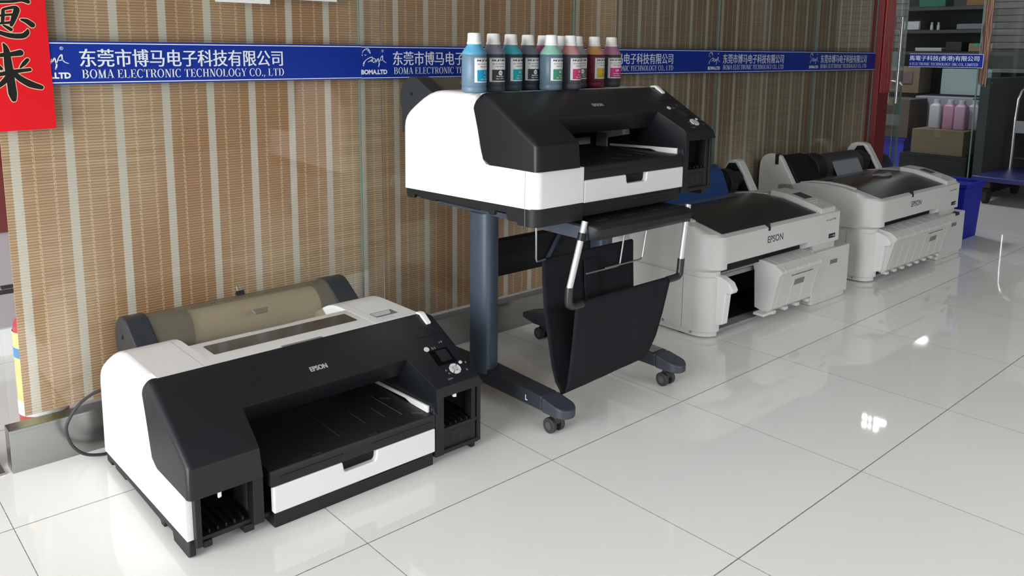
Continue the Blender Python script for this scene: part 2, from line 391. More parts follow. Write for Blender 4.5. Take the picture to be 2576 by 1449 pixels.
for i in range(5):
    b = MB(); b.box(JX[i]+.0015, JX[i+1]-.0015, GY, GY+.010, .1182, 3.0)
    w = b.build('window_%d' % (i+1), glass_m, smooth=False); struct(w)
    e = MB(); e.box(JX[i+1]-.0012, JX[i+1]+.0012, GY+.0005, GY+.0095, .119, 3.0); e.build('joint_edge', glass_e, w, smooth=False)
# red post, its twin past the doorway
b = MB(); b.box(4.385, 4.54, .27, .45, 0, 3.0); struct(b.build('trim_2', post_m, bevel=.004))
b = MB(); b.box(6.2, 6.212, .20, .30, 0, 3.0); struct(b.build('trim_3', glass_g, smooth=False))
b = MB(); b.box(4.54, 6.2, .28, .40, 2.35, 3.0); struct(b.build('trim_4', post_m, bevel=.004))
# wall past the doorway
b = MB(); b.box(6.30, 9.0, .24, .31, 0, .95); struct(b.build('wall_far', dark_w, smooth=False))
b = MB(); b.box(6.31, 9.0, .27, .28, .95, 3.0); struct(b.build('window_6', glass_g, smooth=False))
# entrance door left of the glass wall
b = MB(); b.box(-1.55, -.575, .365, .375, .075, 2.3)
d1 = struct(b.build('door_1', glass_m, smooth=False))
b = MB(); b.box(-1.55, -.572, .355, .385, .012, .078); b.build('bottom_rail', steel, d1, bevel=.002)

# door leaves of the far doorway
def leaf(name, a, bb, ztop=2.3):
    a, bb = Vector((*a, 0)), Vector((*bb, 0)); d = (bb-a).normalized(); n = Vector((-d.y, d.x, 0))*.006
    m = MB(); q = [a-n, bb-n, bb+n, a+n]; m.loft([[p+Vector((0, 0, z)) for p in q] for z in (.09, ztop)])
    o = struct(m.build(name, glass_g, smooth=False))
    for p in (a, bb):
        e = MB(); q2 = [p-n*1.05-d*.004, p-n*1.05+d*.004, p+n*1.05+d*.004, p+n*1.05-d*.004]
        e.loft([[p_+Vector((0, 0, z)) for p_ in q2] for z in (.09, ztop)]); e.build('edge_strip', glass_e, o, smooth=False)
    r = MB(); n3 = n*2.6; q = [a-n3, bb-n3, bb+n3, a+n3]; r.loft([[p+Vector((0, 0, z)) for p in q] for z in (.012, .09)]); r.build('bottom_rail', steel, o, bevel=.002)
    return o, d, n
d2, dd, nn = leaf('door_2', (4.56, .33), (5.00, .385))
h = MB()
for s in (-1, 1):
    base = Vector((4.80, .36, 0))+nn.normalized()*s*.03
    h.tube([base+Vector((0, 0, z)) for z in (.80, 1.38)], .011, 12)
h.tube([Vector((4.80, .36, 1.30))-nn.normalized()*.03, Vector((4.80, .36, 1.30))+nn.normalized()*.03], .007, 8)
h.tube([Vector((4.80, .36, .90))-nn.normalized()*.03, Vector((4.80, .36, .90))+nn.normalized()*.03], .007, 8)
h.build('pull_handle', chrome, d2)
s_ = MB(); s_.loft([[Vector((x, .353+(x-4.73)*.125, z)) for x, z in ((4.73, 1.03), (4.94, 1.03), (4.94, 1.15), (4.73, 1.15))], [Vector((x, .3515+(x-4.73)*.125, z)) for x, z in ((4.73, 1.03), (4.94, 1.03), (4.94, 1.15), (4.73, 1.15))]])
s_.build('pale_film', mat('pale_film', (.48, .66, .66), .4), d2, smooth=False)
d3, dd3, nn3 = leaf('door_3', (6.185, .30), (6.185, .93))

# ================================================================== BLINDS
for i, (x0, x1, org, lab) in enumerate((
        (-.497, .658, -.468, 'woven reed blind behind the glass at the left end, beside the red banner'),
        (.664, 1.885, .7225, 'woven reed blind behind the glass, right above the printer on the wheeled stand'),
        (1.891, 3.130, 1.915, 'woven reed blind, darkened for the dim far wall, behind the glass above the nearer grey printer'),
        (3.136, 4.372, 3.149, 'woven reed blind, darkened for the dim far wall, behind the glass, next to the red post'))):
    m = MB(); n = 24
    for k in range(n):
        xa, xb = x0+(x1-x0)*k/n, x0+(x1-x0)*(k+1)/n
    secs = []
    for k in range(n+1):
        x = x0+(x1-x0)*k/n; y = .331+.002*math.sin(x*7+i)
        secs.append([(x-org, y, .135), (x-org, y+.003, .135), (x-org, y+.003, 2.6), (x-org, y, 2.6)])
    m.loft(secs)
    o = m.build('bamboo_blind', blind_m if i < 2 else blind_dim, sharp=60); o.location.x = org
    tag(o, lab, 'blind', 'reed blinds behind the glass wall')

# ================================================================== SIGN ALONG THE GLASS
CN = '东莞市博马电子科技有限公司'
def flat_box(x0, x1, z0, z1, y, t=.0008):
    m = MB(); m.box(x0, x1, y-t, y, z0, z1); return m
sg = thing('sign_banner', 'long blue banner with white company lettering stuck along the glass wall', 'sign', wp(.5, 1.09))
L0 = Vector(sg.location)
def loc(x, z, dy=0): p = Vector(wp(x, z)); return Vector((p.x-L0.x, -.0008-dy, p.z-L0.z))
for k, (xa, xb) in enumerate(((-.378, .5585), (.560, 1.58), (1.5805, 2.628), (2.6285, 4.412))):
    m = MB(); dz = .001*(k % 2)
    a, c = loc(xa, 1.031-dz), loc(xb, 1.1445-dz); m.box(a.x, c.x, -.0006, 0, a.z, c.z); m.build('strip', sign_b, sg, smooth=False)
    m = MB()
    for z0, z1 in ((1.0345, 1.0372), (1.1375, 1.1402)):
        a, c = loc(xa, z0-dz), loc(xb, z1-dz); m.box(a.x, c.x, -.0010, -.0006, a.z, c.z)
    m.build('border_line', sign_w, sg, smooth=False)
cn = fat(text_geo(CN, .582, .0485, 0), .0009)
sv, sf, sw = serif_line('BOMA ELECTRONIC TECHNOLOGY CO., LTD')
sv = [(a/sw*.585, c2*.0235) for a, c2 in sv]
# leaping horse, script letters and the small line under them
def logo(mb, ox):
    k = .00052
    def st(pts, ws): put(mb, stroke_geo([(a*k, -c2*k) for a, c2 in pts], [w*k*1.5 for w in ws]), loc(ox, 1.1335, .0006), (1, 0, 0), (0, 0, 1))
    st([(10, 42), (14, 22), (36, 4), (56, 6), (66, 20), (72, 34)], [2, 3, 4, 6, 6, 2])
    st([(36, 4), (30, 12)], [3, 2]); st([(48, 8), (60, 18), (66, 30)], [7, 6, 2])
    st([(12, 30), (8, 44), (14, 46)], [3, 3, 2]); st([(26, 40), (34, 44), (40, 40)], [2, 3, 2])
    st([(18, 108), (22, 92), (36, 76), (60, 62), (84, 56), (88, 66), (74, 78), (52, 88)], [8, 6, 3, 3, 4, 5, 4, 2])
    st([(78, 86), (90, 68), (104, 66), (108, 78), (98, 90), (88, 84), (90, 72)], [3, 4, 3, 3, 3, 3, 2])
    st([(112, 92), (118, 70), (120, 84), (130, 64), (134, 78), (138, 100), (132, 118)], [3, 4, 3, 4, 4, 5, 5])
    st([(138, 92), (150, 62), (164, 48), (166, 70), (176, 84), (194, 92)], [3, 3, 5, 4, 3, 2]); st([(150, 76), (168, 74)], [3, 3])
    put(mb, text_geo('BOMA.LTD', .104, .0165, .05), loc(ox, 1.0465, .0006), (1, 0, 0), (0, 0, 1))
    put(mb, text_geo('®', .009, None), loc(ox+.081, 1.121, .0006), (1, 0, 0), (0, 0, 1))
for k in range(5):
    x = -.305+.9905*k
    m = MB(); put(m, cn, loc(x, 1.0765, .0006), (1, 0, 0), (0, 0, 1)); put(m, (sv, sf), loc(x+.002, 1.0465, .0006), (1, 0, 0), (0, 0, 1))
    letter_part('lettering', m, sign_w, sg)
    m = MB(); logo(m, x-.128)
    letter_part('logo', m, sign_w, sg)
# shop sign on the open door leaf
ds = thing('door_sign', 'blue sign with white lettering on the open glass door at the far end', 'sign', (6.176, .60, 1.085))
m = MB(); m.box(-.0012, 0, -.335, .235, -.055, .055); m.build('strip', sign_b, ds, smooth=False)
m = MB()
for z0 in (-.0545, .051): m.box(-.0016, -.0012, -.334, .234, z0, z0+.0035)
m.box(-.0016, -.0012, -.335, -.331, -.054, .054); m.build('border_line', sign_w, ds, smooth=False)
m = MB(); put(m, fat(text_geo('馬電子科技(香港)有限公司', .535, .047, .004), .0007), (-.0016, .232, -.008), (0, -1, 0), (0, 0, 1))
v2, f2, w2 = serif_line('A ELECTRONIC TECHNOLOGY (HK) CO., LIMITED')
put(m, ([(a/w2*.53, c2*.022) for a, c2 in v2], f2), (-.0016, .232, -.040), (0, -1, 0), (0, 0, 1)); letter_part('lettering', m, sign_w, ds)

# ================================================================== RED BANNER WITH CALLIGRAPHY
rb = thing('couplet_banner', 'red paper banner with black brush characters outlined in pale gold, left end of glass', 'banner', wp(-.44, 1.2, .3015))
R0 = Vector(rb.location)
def pb(zx, zy):             # 1/3.22 px units of the measured banner
    px, py = zx/3.22, zy/3.22
    p = Vector(wp(-.378+.005*py/322+(px-112-.096*py)*.00090, 1.247-.00102*py)); return (p.x-R0.x, p.z-R0.z)
m = MB(); q = [(-.560, 1.60), (-.3815, 1.60), (-.3735, .918), (-.560, .914)]
q = [(Vector(wp(a, c2)).x-R0.x, Vector(wp(a, c2)).z-R0.z) for a, c2 in q]
m.prism_y(q, -.0006, 0); m.build('paper', red_m, rb, smooth=False)
strokes = [
 ([(-80, 30), (90, 22), (170, 8), (225, 18)], [26, 24, 26, 34]),
 ([(30, 84), (110, 66), (134, 84), (112, 150), (92, 205)], [20, 26, 48, 42, 26]),
 ([(28, 92), (26, 150), (22, 190)], [26, 28, 22]), ([(-10, 136), (40, 128), (100, 122)], [16, 18, 20]), ([(-10, 196), (40, 190), (96, 184)], [16, 20, 26]),
 ([(170, 160), (215, 172), (258, 200)], [16, 40, 46]),
 ([(-60, 240), (10, 268), (90, 288), (180, 288), (216, 262), (222, 235)], [30, 34, 42, 44, 40, 8]),
 ([(30, 208), (60, 224), (88, 240)], [14, 26, 30]),
 ([(28, 352), (50, 400), (66, 520), (84, 640), (98, 740), (108, 792)], [14, 44, 62, 62, 66, 40]),
 ([(-80, 452), (20, 440), (100, 432), (160, 422)], [26, 34, 40, 52]),
 ([(218, 478), (190, 508), (160, 540)], [30, 34, 12]),
 ([(-90, 612), (20, 588), (120, 570), (238, 556)], [30, 34, 34, 28]),
 ([(96, 560), (150, 620), (240, 672), (330, 700)], [30, 48, 56, 38]),
 ([(70, 600), (30, 650), (-20, 690), (-80, 715)], [40, 42, 30, 10]),
 ([(-30, 500), (-10, 530), (10, 548)], [14, 30, 26]),
 ([(40, -170), (70, -148), (84, -120)], [14, 34, 30]), ([(-70, -92), (40, -104), (165, -112)], [26, 30, 38]), ([(0, -78), (14, -50), (22, -22)], [14, 28, 22]), ([(118, -86), (106, -56), (84, -22)], [30, 26, 12]),
 ([(-104, 214), (-112, 250), (-96, 282)], [14, 30, 20])]
for nm, grow, dy, mt in (('gold_outline', 13, .0008, gold_m), ('brush_character', 0, .0012, ink_d)):
    m = MB()
    for q_, (pts, ws) in enumerate(strokes):
        g = stroke_geo([pb(*p_) for p_ in pts], [(w+grow)/3.22*.00096 for w in ws])
        for j, f_ in enumerate(g[1]): put(m, ([g[0][i] for i in f_], [tuple(range(len(f_)))]), (0, -dy-.00001*q_-(.000005 if len(f_) > 4 else 0), 0), (1, 0, 0), (0, 0, 1))
    letter_part(nm, m, mt, rb)
# two sheets of paper at the top of the glass
for k, (x0, x1, z0, z1, lab) in enumerate(((.070, .2405, 1.264, 1.46, 'white paper notice on the glass above the banner, the lower-hanging one'), (.262, .472, 1.281, 1.46, 'white paper notice on the glass above the banner, right of the other'))):
    a, c2 = Vector(wp(x0, z0)), Vector(wp(x1, z1))
    o = MB(); o.box(a.x, c2.x, .303, .3042, a.z, c2.z); tag(o.build('paper_notice', paper_m, smooth=False), lab, 'paper', 'paper notices on the glass')
# narrow red couplets by the far doorway
foil = mat('foil_red', (.42, .02, .03), .28, noise=.5, nscale=40, bump=.6)
for nm, x0, x1, y0, y1, z0, lab in (('l', 4.40, 4.535, .262, .268, .885, 'crinkled red and gold paper couplet hanging on the red post'),
                                   ('r', 6.192, 6.198, .235, .300, .905, 'dull red paper couplet beside the white roller shutter')):
    t = thing('door_couplet', lab, 'banner', ((x0+x1)/2, (y0+y1)/2, z0), 0, 'red couplets at the far doorway')
    m = MB(); hw, hd = (x1-x0)/2, (y1-y0)/2; m.box(-hw, hw, -hd, hd, 0, 1.15); m.build('paper', foil if nm == 'l' else mat('faded_foil', (.17, .07, .06), .4, noise=.4, nscale=40, bump=.5), t, bevel=.001)
    m = MB()
    for k in range(4):
        pts = [((-.9+.6*k)*hw*.9+random.uniform(-.2, .2)*hw, j*.1+random.uniform(-.02, .02)) for j in range(12)]
        if nm == 'l': put(m, stroke_geo(pts, [random.uniform(.002, .007) for _ in pts]), (0, -hd-.0006, 0), (1, 0, 0), (0, 0, 1))
        else: put(m, stroke_geo([(c2*hd/hw, d_) for c2, d_ in pts], [random.uniform(.002, .006) for _ in pts]), (-hw-.0006, 0, 0), (0, -1, 0), (0, 0, 1))
    letter_part('gold_trim', m, mat('old_gold', (.50, .34, .20), .35, metal=.4), t)

# ================================================================== FIRE EXTINGUISHER behind the glass
fx = thing('fire_extinguisher', 'red fire extinguisher with yellow label standing behind the glass at far left', 'fire extinguisher', (-.405, .56, 0))
MBx = MB().lathe([(.060, 0), (.066, .006), (.066, .30), (.060, .335), (.042, .36), (.024, .374), (.022, .39)], 28); MBx.build('cylinder', mat('extinguisher_red', (.55, .02, .04), .3), fx, sharp=50)
MB().lathe([(.0665, .055), (.0665, .31)], 28, caps=False).build('label', mat('extinguisher_label', (.66, .63, .24), .5, noise=.2, nscale=25), fx)
MB().lathe([(.0668, .232), (.0668, .262)], 28, caps=False).build('blue_band', mat('label_blue', (.05, .25, .5), .5), fx)
MB().lathe([(.0668, .055), (.0668, .10)], 28, caps=False).build('white_band', paper_m, fx)
m = MB(); m.box(-.012, .012, -.012, .012, .388, .43); m.box(-.09, .02, -.01, .01, .425, .435); m.box(-.085, .02, -.01, .01, .44, .448); m.build('valve_handle', black_p, fx, bevel=.002)
# partition with a white skirting behind, a red panel hanging on it
b = MB(); b.box(-3.4, -.05, 1.30, 1.36, 0, 3.0); o = struct(b.build('wall_left', lilac, smooth=False))
b = MB(); b.box(-3.4, -.05, 1.285, 1.30, 0, .10); struct(b.build('baseboard_left', paper_m, smooth=False))
m = MB(); m.box(-.80, -.306, 1.287, 1.299, .46, 1.5)
tag(m.build('red_panel', post_m, bevel=.003), 'dark red panel hanging behind the glass at the far left edge', 'panel')
# ================================================================== PHOTO PRINTERS
A0, B0 = (-.215, .352), (-.42, .228)
SN = Vector((0, B0[1]-A0[1], A0[0]-B0[0]))
SN = Vector((0, -(A0[1]-B0[1]), (A0[0]-B0[0]))).normalized()        # outward normal of the sloping fascia
SD = Vector((0, B0[0]-A0[0], B0[1]-A0[1]))                            # down the slope
def sl(x, t, lift=0.): return Vector((x, A0[0], A0[1]))+SD*t+SN*lift
def slope_quad(mb, x0, x1, t0, t1, lo, hi, mi=0):
    mb.loft([[sl(x0, t0, l), sl(x1, t0, l), sl(x1, t1, l), sl(x0, t1, l)] for l in (lo, hi)], mi)
def slope_disc(mb, x, t, r, lo, hi, a0=0, a1=360, ri=0., n=20, mi=0):
    L = SD.length
    def pt(a, q, l): return sl(x+q*math.cos(a), t+q*math.sin(a)/L, l)
    an = [math.radians(a0+(a1-a0)*i/n) for i in range(n+1)]
    if ri == 0: mb.loft([[pt(a, r, l) for a in an[:-1]] for l in (lo, hi)], mi)
    else:
        ring = [(a, r) for a in an]+[(a, ri) for a in an[::-1]]
        mb.loft([[pt(a, q, l) for a, q in ring] for l in (lo, hi)], mi)

def photo_printer(name, label, loc, left_open):
    t = thing(name, label, 'printer', loc, 0, 'black and white photo printers')
    # ---- base
    m = MB()
    m.prism_x([(.205, .0), (.165, 0), (.165, .012), (.135, .012), (.13, .005), (.05, .005), (.045, .012), (-.21, .012), (-.215, .004), (-.235, .004), (-.24, .020), (-.29, .020), (-.297, 0), (-.385, 0), (-.396, .006), (-.396, .044), (.208, .030)], -.333, -.318)
    m.box(-.318, .49, -.15, .19, .004, .04); m.box(-.134, .334, -.404, -.15, 0, .042)
    m.box(-.318, -.134, -.385, -.15, .024, .036); m.box(.334, .49, -.385, -.15, .024, .05)
    m.box(.10, .30, -.4075, -.40, .026, .036); m.box(.475, .49, -.395, .19, .0, .05)
    m.box(-.31, -.28, .1, .15, 0, .01)
    m.build('base', black_d, t, bevel=.003)
    # ---- white shell: side plate with the cut-out for the black fascia, rear, top shoulders
    rear = [(.208, .03), (.2205, .235), (.2165, .255), (.207, .272), (.19, .288), (.16, .308), (.12, .331), (.09, .345), (.06, .3535), (.03, .3575), (0, .358)]
    front_notch = arc(-.206, .186, .034, 40, -90, 6)
    side = rear+[(-.15, .358), (-.158, .325)]+[(-.172-.001*i, .215-.012*i) for i in range(1)]+[(-.186, .180), (-.193, .163), (-.205, .153), (-.222, .151), (-.394, .154), (-.395, .045)]
    def inset(d):
        o_ = []
        for y, z in side:
            w = 1. if (z > .24 or y > .204) and z > .1 and y > -.165 else 0.
            L = math.hypot(-.0-y, .20-z); o_.append((y+(-.0-y)/L*d*w*.8, z+(.20-z)/L*d*w*1.15))
        return o_
    m = MB(); Rr = .024
    m.loft([[(x, y, z) for y, z in inset(d)] for x, d in [(-.336+Rr*(1-math.cos(PI/2*i/7)), Rr*(1-math.sin(PI/2*i/7))) for i in range(8)]])
    m.build('side_panel', white_c, t, sharp=40)
    m = MB()
    blk = rear+[(-.189, .358), (-.189, .20), (.0, .16), (0, .04)]
    m.prism_x(blk, -.3125, -.176); m.build('top_shoulder', white_p, t)
    m = MB(); m.prism_x(blk, .292, .449); m.build('top_shoulder', white_p, t, bevel=.005)
    m = MB(); m.prism_x([(-.012, .05), (-.012, .35), (-.016, .3555), (-.022, .358), (-.189, .358), (-.189, .25), (-.05, .25), (-.05, .05)], -.1755, .2915); m.prism_x([(.19, .04), (.19, .20), (-.012, .27), (-.012, .04)], -.1755, .2915)
    m.build('lid', white_p, t)
    m = MB()
    for xx in (-.2, .322):
        m = MB(); m.box(xx-.0006, xx+.0006, -.188, .045 if xx < 0 or True else 0, .3578, .3582); m.build('lid_seam', mat('seam', (.35, .35, .35), .6), t, smooth=False)
    m = MB(); m.prism_z([(-.150, -.123), (-.147, -.126), (.269, -.126), (.272, -.123), (.272, -.054), (.269, -.051), (-.147, -.051), (-.150, -.054)], .3575, .3586); m.build('lid_window', mat('lid_window_glass', (.035, .035, .036), .12, noise=.6, nscale=9), t, smooth=False)
    for q in (rrect(-.005, .122, -.0255, -.0185, .003), rrect(.005, .125, -.1885, -.179, .004)):
        m = MB(); m.prism_z(q, .3575, .3586); m.build('finger_groove', mat('groove_grey', (.20, .20, .20), .5), t, smooth=False)
    m = MB(); m.box(.326, .400, -.143, -.101, .358, .3584); m.build('spec_label', mat('label_grey', (.17, .17, .17), .5), t, smooth=False)
    m = MB()
    for r_, (y, wd) in enumerate(((-.109, .062), (-.119, .058), (-.129, .052))):
        for q in range(9): m.box(.330+q*wd/9, .330+(q+.75)*wd/9, y-.003, y+.003, .3584, .3586)
    m.build('label_print', ink_w, t, smooth=False)
    m = MB()
    for r_ in range(3): m.box(.330, .375, -.151-r_*.007, -.1495-r_*.007, .358, .3583)
    m.build('label_lines', mat('label_lines_grey', (.35, .35, .35), .5), t, smooth=False)
    # ---- black fascia: left block, recessed visor, right block
    def sec(x, kind):
        if kind == 'w': P = [(-.186, .30), (-.191, .3592), (-.2152, .3525), (-.322, .288), (-.412, .233), (-.4205, .224), (-.4225, .152), (-.225, .152), (-.192, .168)]
        else: P = [(-.186, .30), (-.191, .3592), (-.2152, .3525), (-.322, .288), (-.3216, .2865), (-.3212, .285), (-.286, .232), (-.225, .232), (-.192, .24)]
        X = x if isinstance(x, (list, tuple)) else [x]*9
        return [(X[i], *P[i]) for i in range(9)]
    WR = [.455, .455, .470, .476, .480, .483, .500, .500, .460]
    m = MB()
    def rnd(x, d):
        q = sec(x, 'w'); o_ = []
        for i, (a_, y, z) in enumerate(q):
            if i in (0, 7, 8): o_.append((a_, y, z)); continue
            if i == 6: o_.append((a_, y+d, z)); continue
            if i == 5: o_.append((a_, y+d, z-d*.35)); continue
            o_.append((a_, y-d*(.1 if i < 2 else -.50), z-d*(1. if i < 2 else .86)))
        return o_
    Rq = .015
    secs = [rnd(-.338+Rq*(1-math.cos(PI/2*i/7)), Rq*(1-math.sin(PI/2*i/7))) for i in range(8)]
    secs += [sec([-.172, -.172, -.172, -.173, -.172, -.172, -.166, -.166, -.172], 'w'), sec([-.168]*4+[-.165]*5, 'v'), sec([.305, .305, .305, .306, .307, .307, .309, .309, .312], 'v'), sec([.309, .309, .309, .311, .331, .333, .337, .337, .337], 'w'), sec([.342, .342, .342, .344, .346, .347, .350, .350, .342], 'w'), sec(WR, 'w')]
    # right block stops higher, above the open bay
    def lift(s_): return [(p[0], p[1], max(p[2], .196) if i in (6, 7, 8) else p[2]) for i, p in enumerate(s_)]
    secs[-1] = lift(secs[-1]); secs[-2] = lift(secs[-2])
    m.loft(secs)
    # left block side drop: follows the white cut-out
    sd_ = []
    for i in range(8):
        a_ = PI/2*i/7; x = -.3378+.024*(1-math.cos(a_)); dr = .0265*(1-math.sin(a_)); bk = .036*(i/7)**2
        sd_.append([(x, -.149-bk, .312), (x, -.151-bk, .335-dr*.6), (x, -.157-bk, .350-dr*.9), (x, -.170-bk*.5, .3592-dr), (x, -.21, .350-dr), (x, -.212, .16), (x, -.196, .1645), (x, -.188, .182), (x, -.166, .26)])
    m.loft(sd_)
    m.build('front_cover', black_p, t, bevel=.006, seg=3, sharp=38)
    # inner cheek of the right block and the tray well
    m = MB(); m.prism_x([(-.257, .262), (-.408, .219), (-.410, .112), (-.07, .112), (-.07, .235)], .333, .338)
    m.build('inner_cheek', mat('cheek_black', (.022, .024, .030), .25, noise=.3, nscale=5), t, bevel=.0015)
    m = MB(); m.box(-.172, .334, -.068, -.05, .05, .30); m.box(-.180, -.170, -.40, -.05, .05, .152); m.box(-.172, .334, -.20, -.05, .290, .30); m.build('paper_chamber', black_i, t)
    m = MB(); m.box(-.16, .22, -.105, -.09, .166, .190); m.box(.285, .295, -.12, -.07, .152, .20); m.build('platen_bar', mat('platen_grey', (.22, .22, .22), .5), t, bevel=.002)
    # ---- output tray
    m = MB(); m.prism_x([(-.414, .1115), (-.4135, .144), (-.409, .1505), (-.39, .1515), (-.06, .1535), (-.06, .12), (-.39, .1115)], -.1445, .3315)
    for x in (.085, -.02): m.prism_z([(x, -.37), (x+.0025, -.37), (x+.0025, -.16), (x, -.16)], .1505, .1535)
    m.box(-.12, .05, -.4165, -.41, .130, .134); m.box(.13, .32, -.4165, -.41, .130, .134)
    for x in (-.03, .13): m.box(x, x+.025, -.405, -.396, .149, .1535)
    m.build('output_tray', black_d, t, bevel=.003)
    m = MB()
    for x, y, l in ((.07, -.36, .19), (.16, -.34, .09), (.22, -.34, .07)):
        m = MB(); m.box(x, x+.001, y, y+l, .1520, .1542); m.build('tray_groove', mat('tray_line', (.045, .045, .045), .5), t, smooth=False)
    m = MB()
    for k, (tx, x, y) in enumerate((('ROLL', .286, -.375), ('A3/B', .270, -.235))): put(m, text_geo(tx, .030, .009), (x, y, .1545), (.75, -.66, 0), (.5, .86, 0))
    m.box(.262, .2628, -.36, -.20, .1542, .1546); letter_part('tray_marking', m, mat('mark_grey', (.22, .22, .22), .5), t)
    m = MB(); m.prism_x([(-.10, .152), (-.10, .160), (-.26, .166), (-.392, .170), (-.392, .148), (-.31, .152), (-.285, .158)], .3235, .331); m.build('paper_guide', white_c, t, bevel=.0015)
    # ---- white drawer with the finger notch
    m = MB(); m.prism_y([(-.139, .0435), (.3325, .0435), (.3325, .111), (.146, .111), (.144, .088), (.139, .083), (.056, .083), (.050, .088), (.046, .111), (-.139, .111)], -.416, -.398)
    m.build('drawer', white_p, t, bevel=.004)
    m = MB(); m.box(.04, .15, -.40, -.30, .082, .112); m.build('drawer_recess', black_i, t)
    # ---- left bay
    m = MB()
    if left_open:
        m.box(-.322, -.308, -.412, -.38, .030, .155); m.box(-.186, -.160, -.408, -.18, .030, .155)
        m.box(-.322, -.16, -.39, -.16, .030, .040); m.box(-.322, -.16, -.18, -.165, .030, .155); m.box(-.322, -.312, -.39, -.16, .03, .155)
        for k in range(6): m.box(-.305+k*.02, -.300+k*.02, -.385, -.18, .040, .050)
        for k in range(3): m.box(-.300+k*.045, -.275+k*.045, -.411, -.402, .146, .158)
        m.box(-.30, -.28, -.395, -.36, .014, .03); m.box(-.205, -.18, -.395, -.36, .012, .03)
        m.build('cartridge_bay', black_d, t, bevel=.002)
        m = MB(); m.box(-.1875, -.1862, -.375, -.30, .055, .135); m.build('bay_plate', mat('bay_plate_grey', (.08, .085, .09), .35, metal=.4), t)
        m = MB(); m.prism_y([(-.270, .134), (-.262, .136), (-.262, .150), (-.270, .152)], -.416, -.408); m.build('latch', white_c, t, bevel=.002)
    else:
        q = MB(); q.box(-.3374, -.336, -.3758, -.3746, .046, .1515); q.box(-.3374, -.3355, -.3758, -.3746, -.006, .045); q.build('panel_seam', mat('seam_dark', (.2, .2, .2), .6), t, smooth=False)
        m.prism_z([(-.337, -.375)]+arc(-.307, -.386, .030, 180, 270, 8)+[(-.1415, -.416), (-.1415, -.34), (-.337, -.34)], .046, .1515)
        m.build('bay_cover', white_p, t, bevel=.002)
        m = MB(); m.prism_z([(-.335, -.375)]+arc(-.305, -.384, .030, 180, 270, 8)+[(-.1415, -.414), (-.1415, -.34), (-.335, -.34)], -.006, .0455); m.build('base_corner', black_d, t, bevel=.002)
    # ---- right bay
    m = MB(); m.box(.336, .366, -.412, -.37, .022, .20); m.box(.338, .350, -.39, -.06, .03, .20); m.box(.470, .484, -.404, -.37, .022, .205); m.box(.488, .500, -.408, -.10, .022, .205)
    m.box(.366, .49, -.405, -.12, .085, .095); m.box(.366, .49, -.410, -.39, .022, .034); m.box(.35, .49, -.13, -.115, .03, .20); m.box(.366, .49, -.30, -.29, .03, .085)
    for k in range(5): m.box(.375+k*.02, .379+k*.02, -.40, -.14, .095, .103)
    for k in range(3): m.box(.374+k*.03, .392+k*.03, -.414, -.40, .192, .202)
    m.box(.366, .472, -.402, -.39, .03, .09); m.box(.395, .415, -.4035, -.40, .045, .08); m.box(.43, .455, -.4035, -.40, .045, .08)
    m.build('cartridge_bay', black_d, t, bevel=.002)
    m = MB(); m.box(.4845, .4878, -.36, -.20, .10, .19); m.build('bay_plate', mat('bay_plate_grey', (.08, .085, .09), .35, metal=.4), t)
    if left_open:
        m = MB(); m.prism_y([(.392, .186), (.403, .184), (.403, .199), (.394, .201)], -.4205, -.412); m.build('latch', white_c, t, bevel=.002)
    # ---- lever, panel
    m = MB(); m.prism_x([(-.185, .358), (-.185, .364), (-.206, .366), (-.214, .362), (-.240, .344), (-.240, .337), (-.212, .352), (-.204, .358)], .432, .450); m.build('lever', white_c, t, bevel=.003)
    m = MB(); slope_quad(m, .382, .446, .50, .735, -.001, .0008); m.build('screen', mat('screen_black', (.004, .004, .005), .08, spec=.6), t, smooth=False)
    m = MB(); slope_quad(m, .402, .438, .52, .69, .0008, .0010); m.build('screen_glass', mat('screen_dark_grey', (.02, .022, .024), .1), t, smooth=False)
    m = MB()
    for k in range(4): slope_disc(m, .425, .828, .0175, .0, .0022, 45+90*k+5, 45+90*k+85, .0085, 8)
    m.build('navigation_pad', mat('pad_silver', (.62, .62, .62), .35), t, smooth=False)
    m = MB(); slope_disc(m, .425, .828, .0072, 0, .0026); m.build('centre_button', mat('button_grey', (.45, .45, .45), .35), t)
    for x, tt, r in ((.381, .465, .008), (.4535, .766, .0052)):
        m = MB(); slope_disc(m, x, tt, r, 0, .0025); m.build('button', mat('pad_silver', (.62, .62, .62), .35), t)
    ex = Vector((1, 0, 0)); ey = -SD.normalized()
    for tx, w_, h_, x, tt in (('A-B', .012, .006, .431, .425), ('D 0', .012, .008, .398, .49), ('^', .006, .006, .392, .83), ('^', .006, .006, .395, .88), ('x', .006, .006, .466, .80), ('x', .006, .006, .455, .90), ('[o]/m', .016, .007, .383, .955)):
        m = MB(); put(m, text_geo(tx, w_, h_), sl(x, tt, .0012), ex, ey); letter_part('panel_marking', m, ink_s, t)
    m = MB(); slope_quad(m, .375, .450, .272, .286, .0002, .0012); m.build('panel_slot', black_i, t, smooth=False)
    m = MB(); put(m, fat(text_geo('EPSON', .048, .0155, .02), .0006), sl(.037, .335, .0011), ex, ey); letter_part('lettering', m, ink_s, t)
    # ---- roll cover
    yc, zc, R = (.222 if left_open else .264), .318, .0745
    def dprof(R, low=.20):
        a = [(yc+R*math.cos(math.radians(q)), zc+R*math.sin(math.radians(q))) for q in range(-30, 131, 8)]
        return [(yc+R*math.cos(math.radians(-30)), low)]+a+[(.035, .285), (.035, low)]
    for x0, x1 in ((-.266, -.205), (.350, .425)):
        m = MB(); m.prism_x(dprof(R), x0, x1); o = m.build('roll_end_cap', mat('cap_black', (.022, .026, .033), .42, noise=.15, nscale=9), t, bevel=.005, sharp=28)
    m = MB(); m.disc_x((yc+.003, .335), .006, -.2675, -.264); m.build('cap_hole', black_i, t)
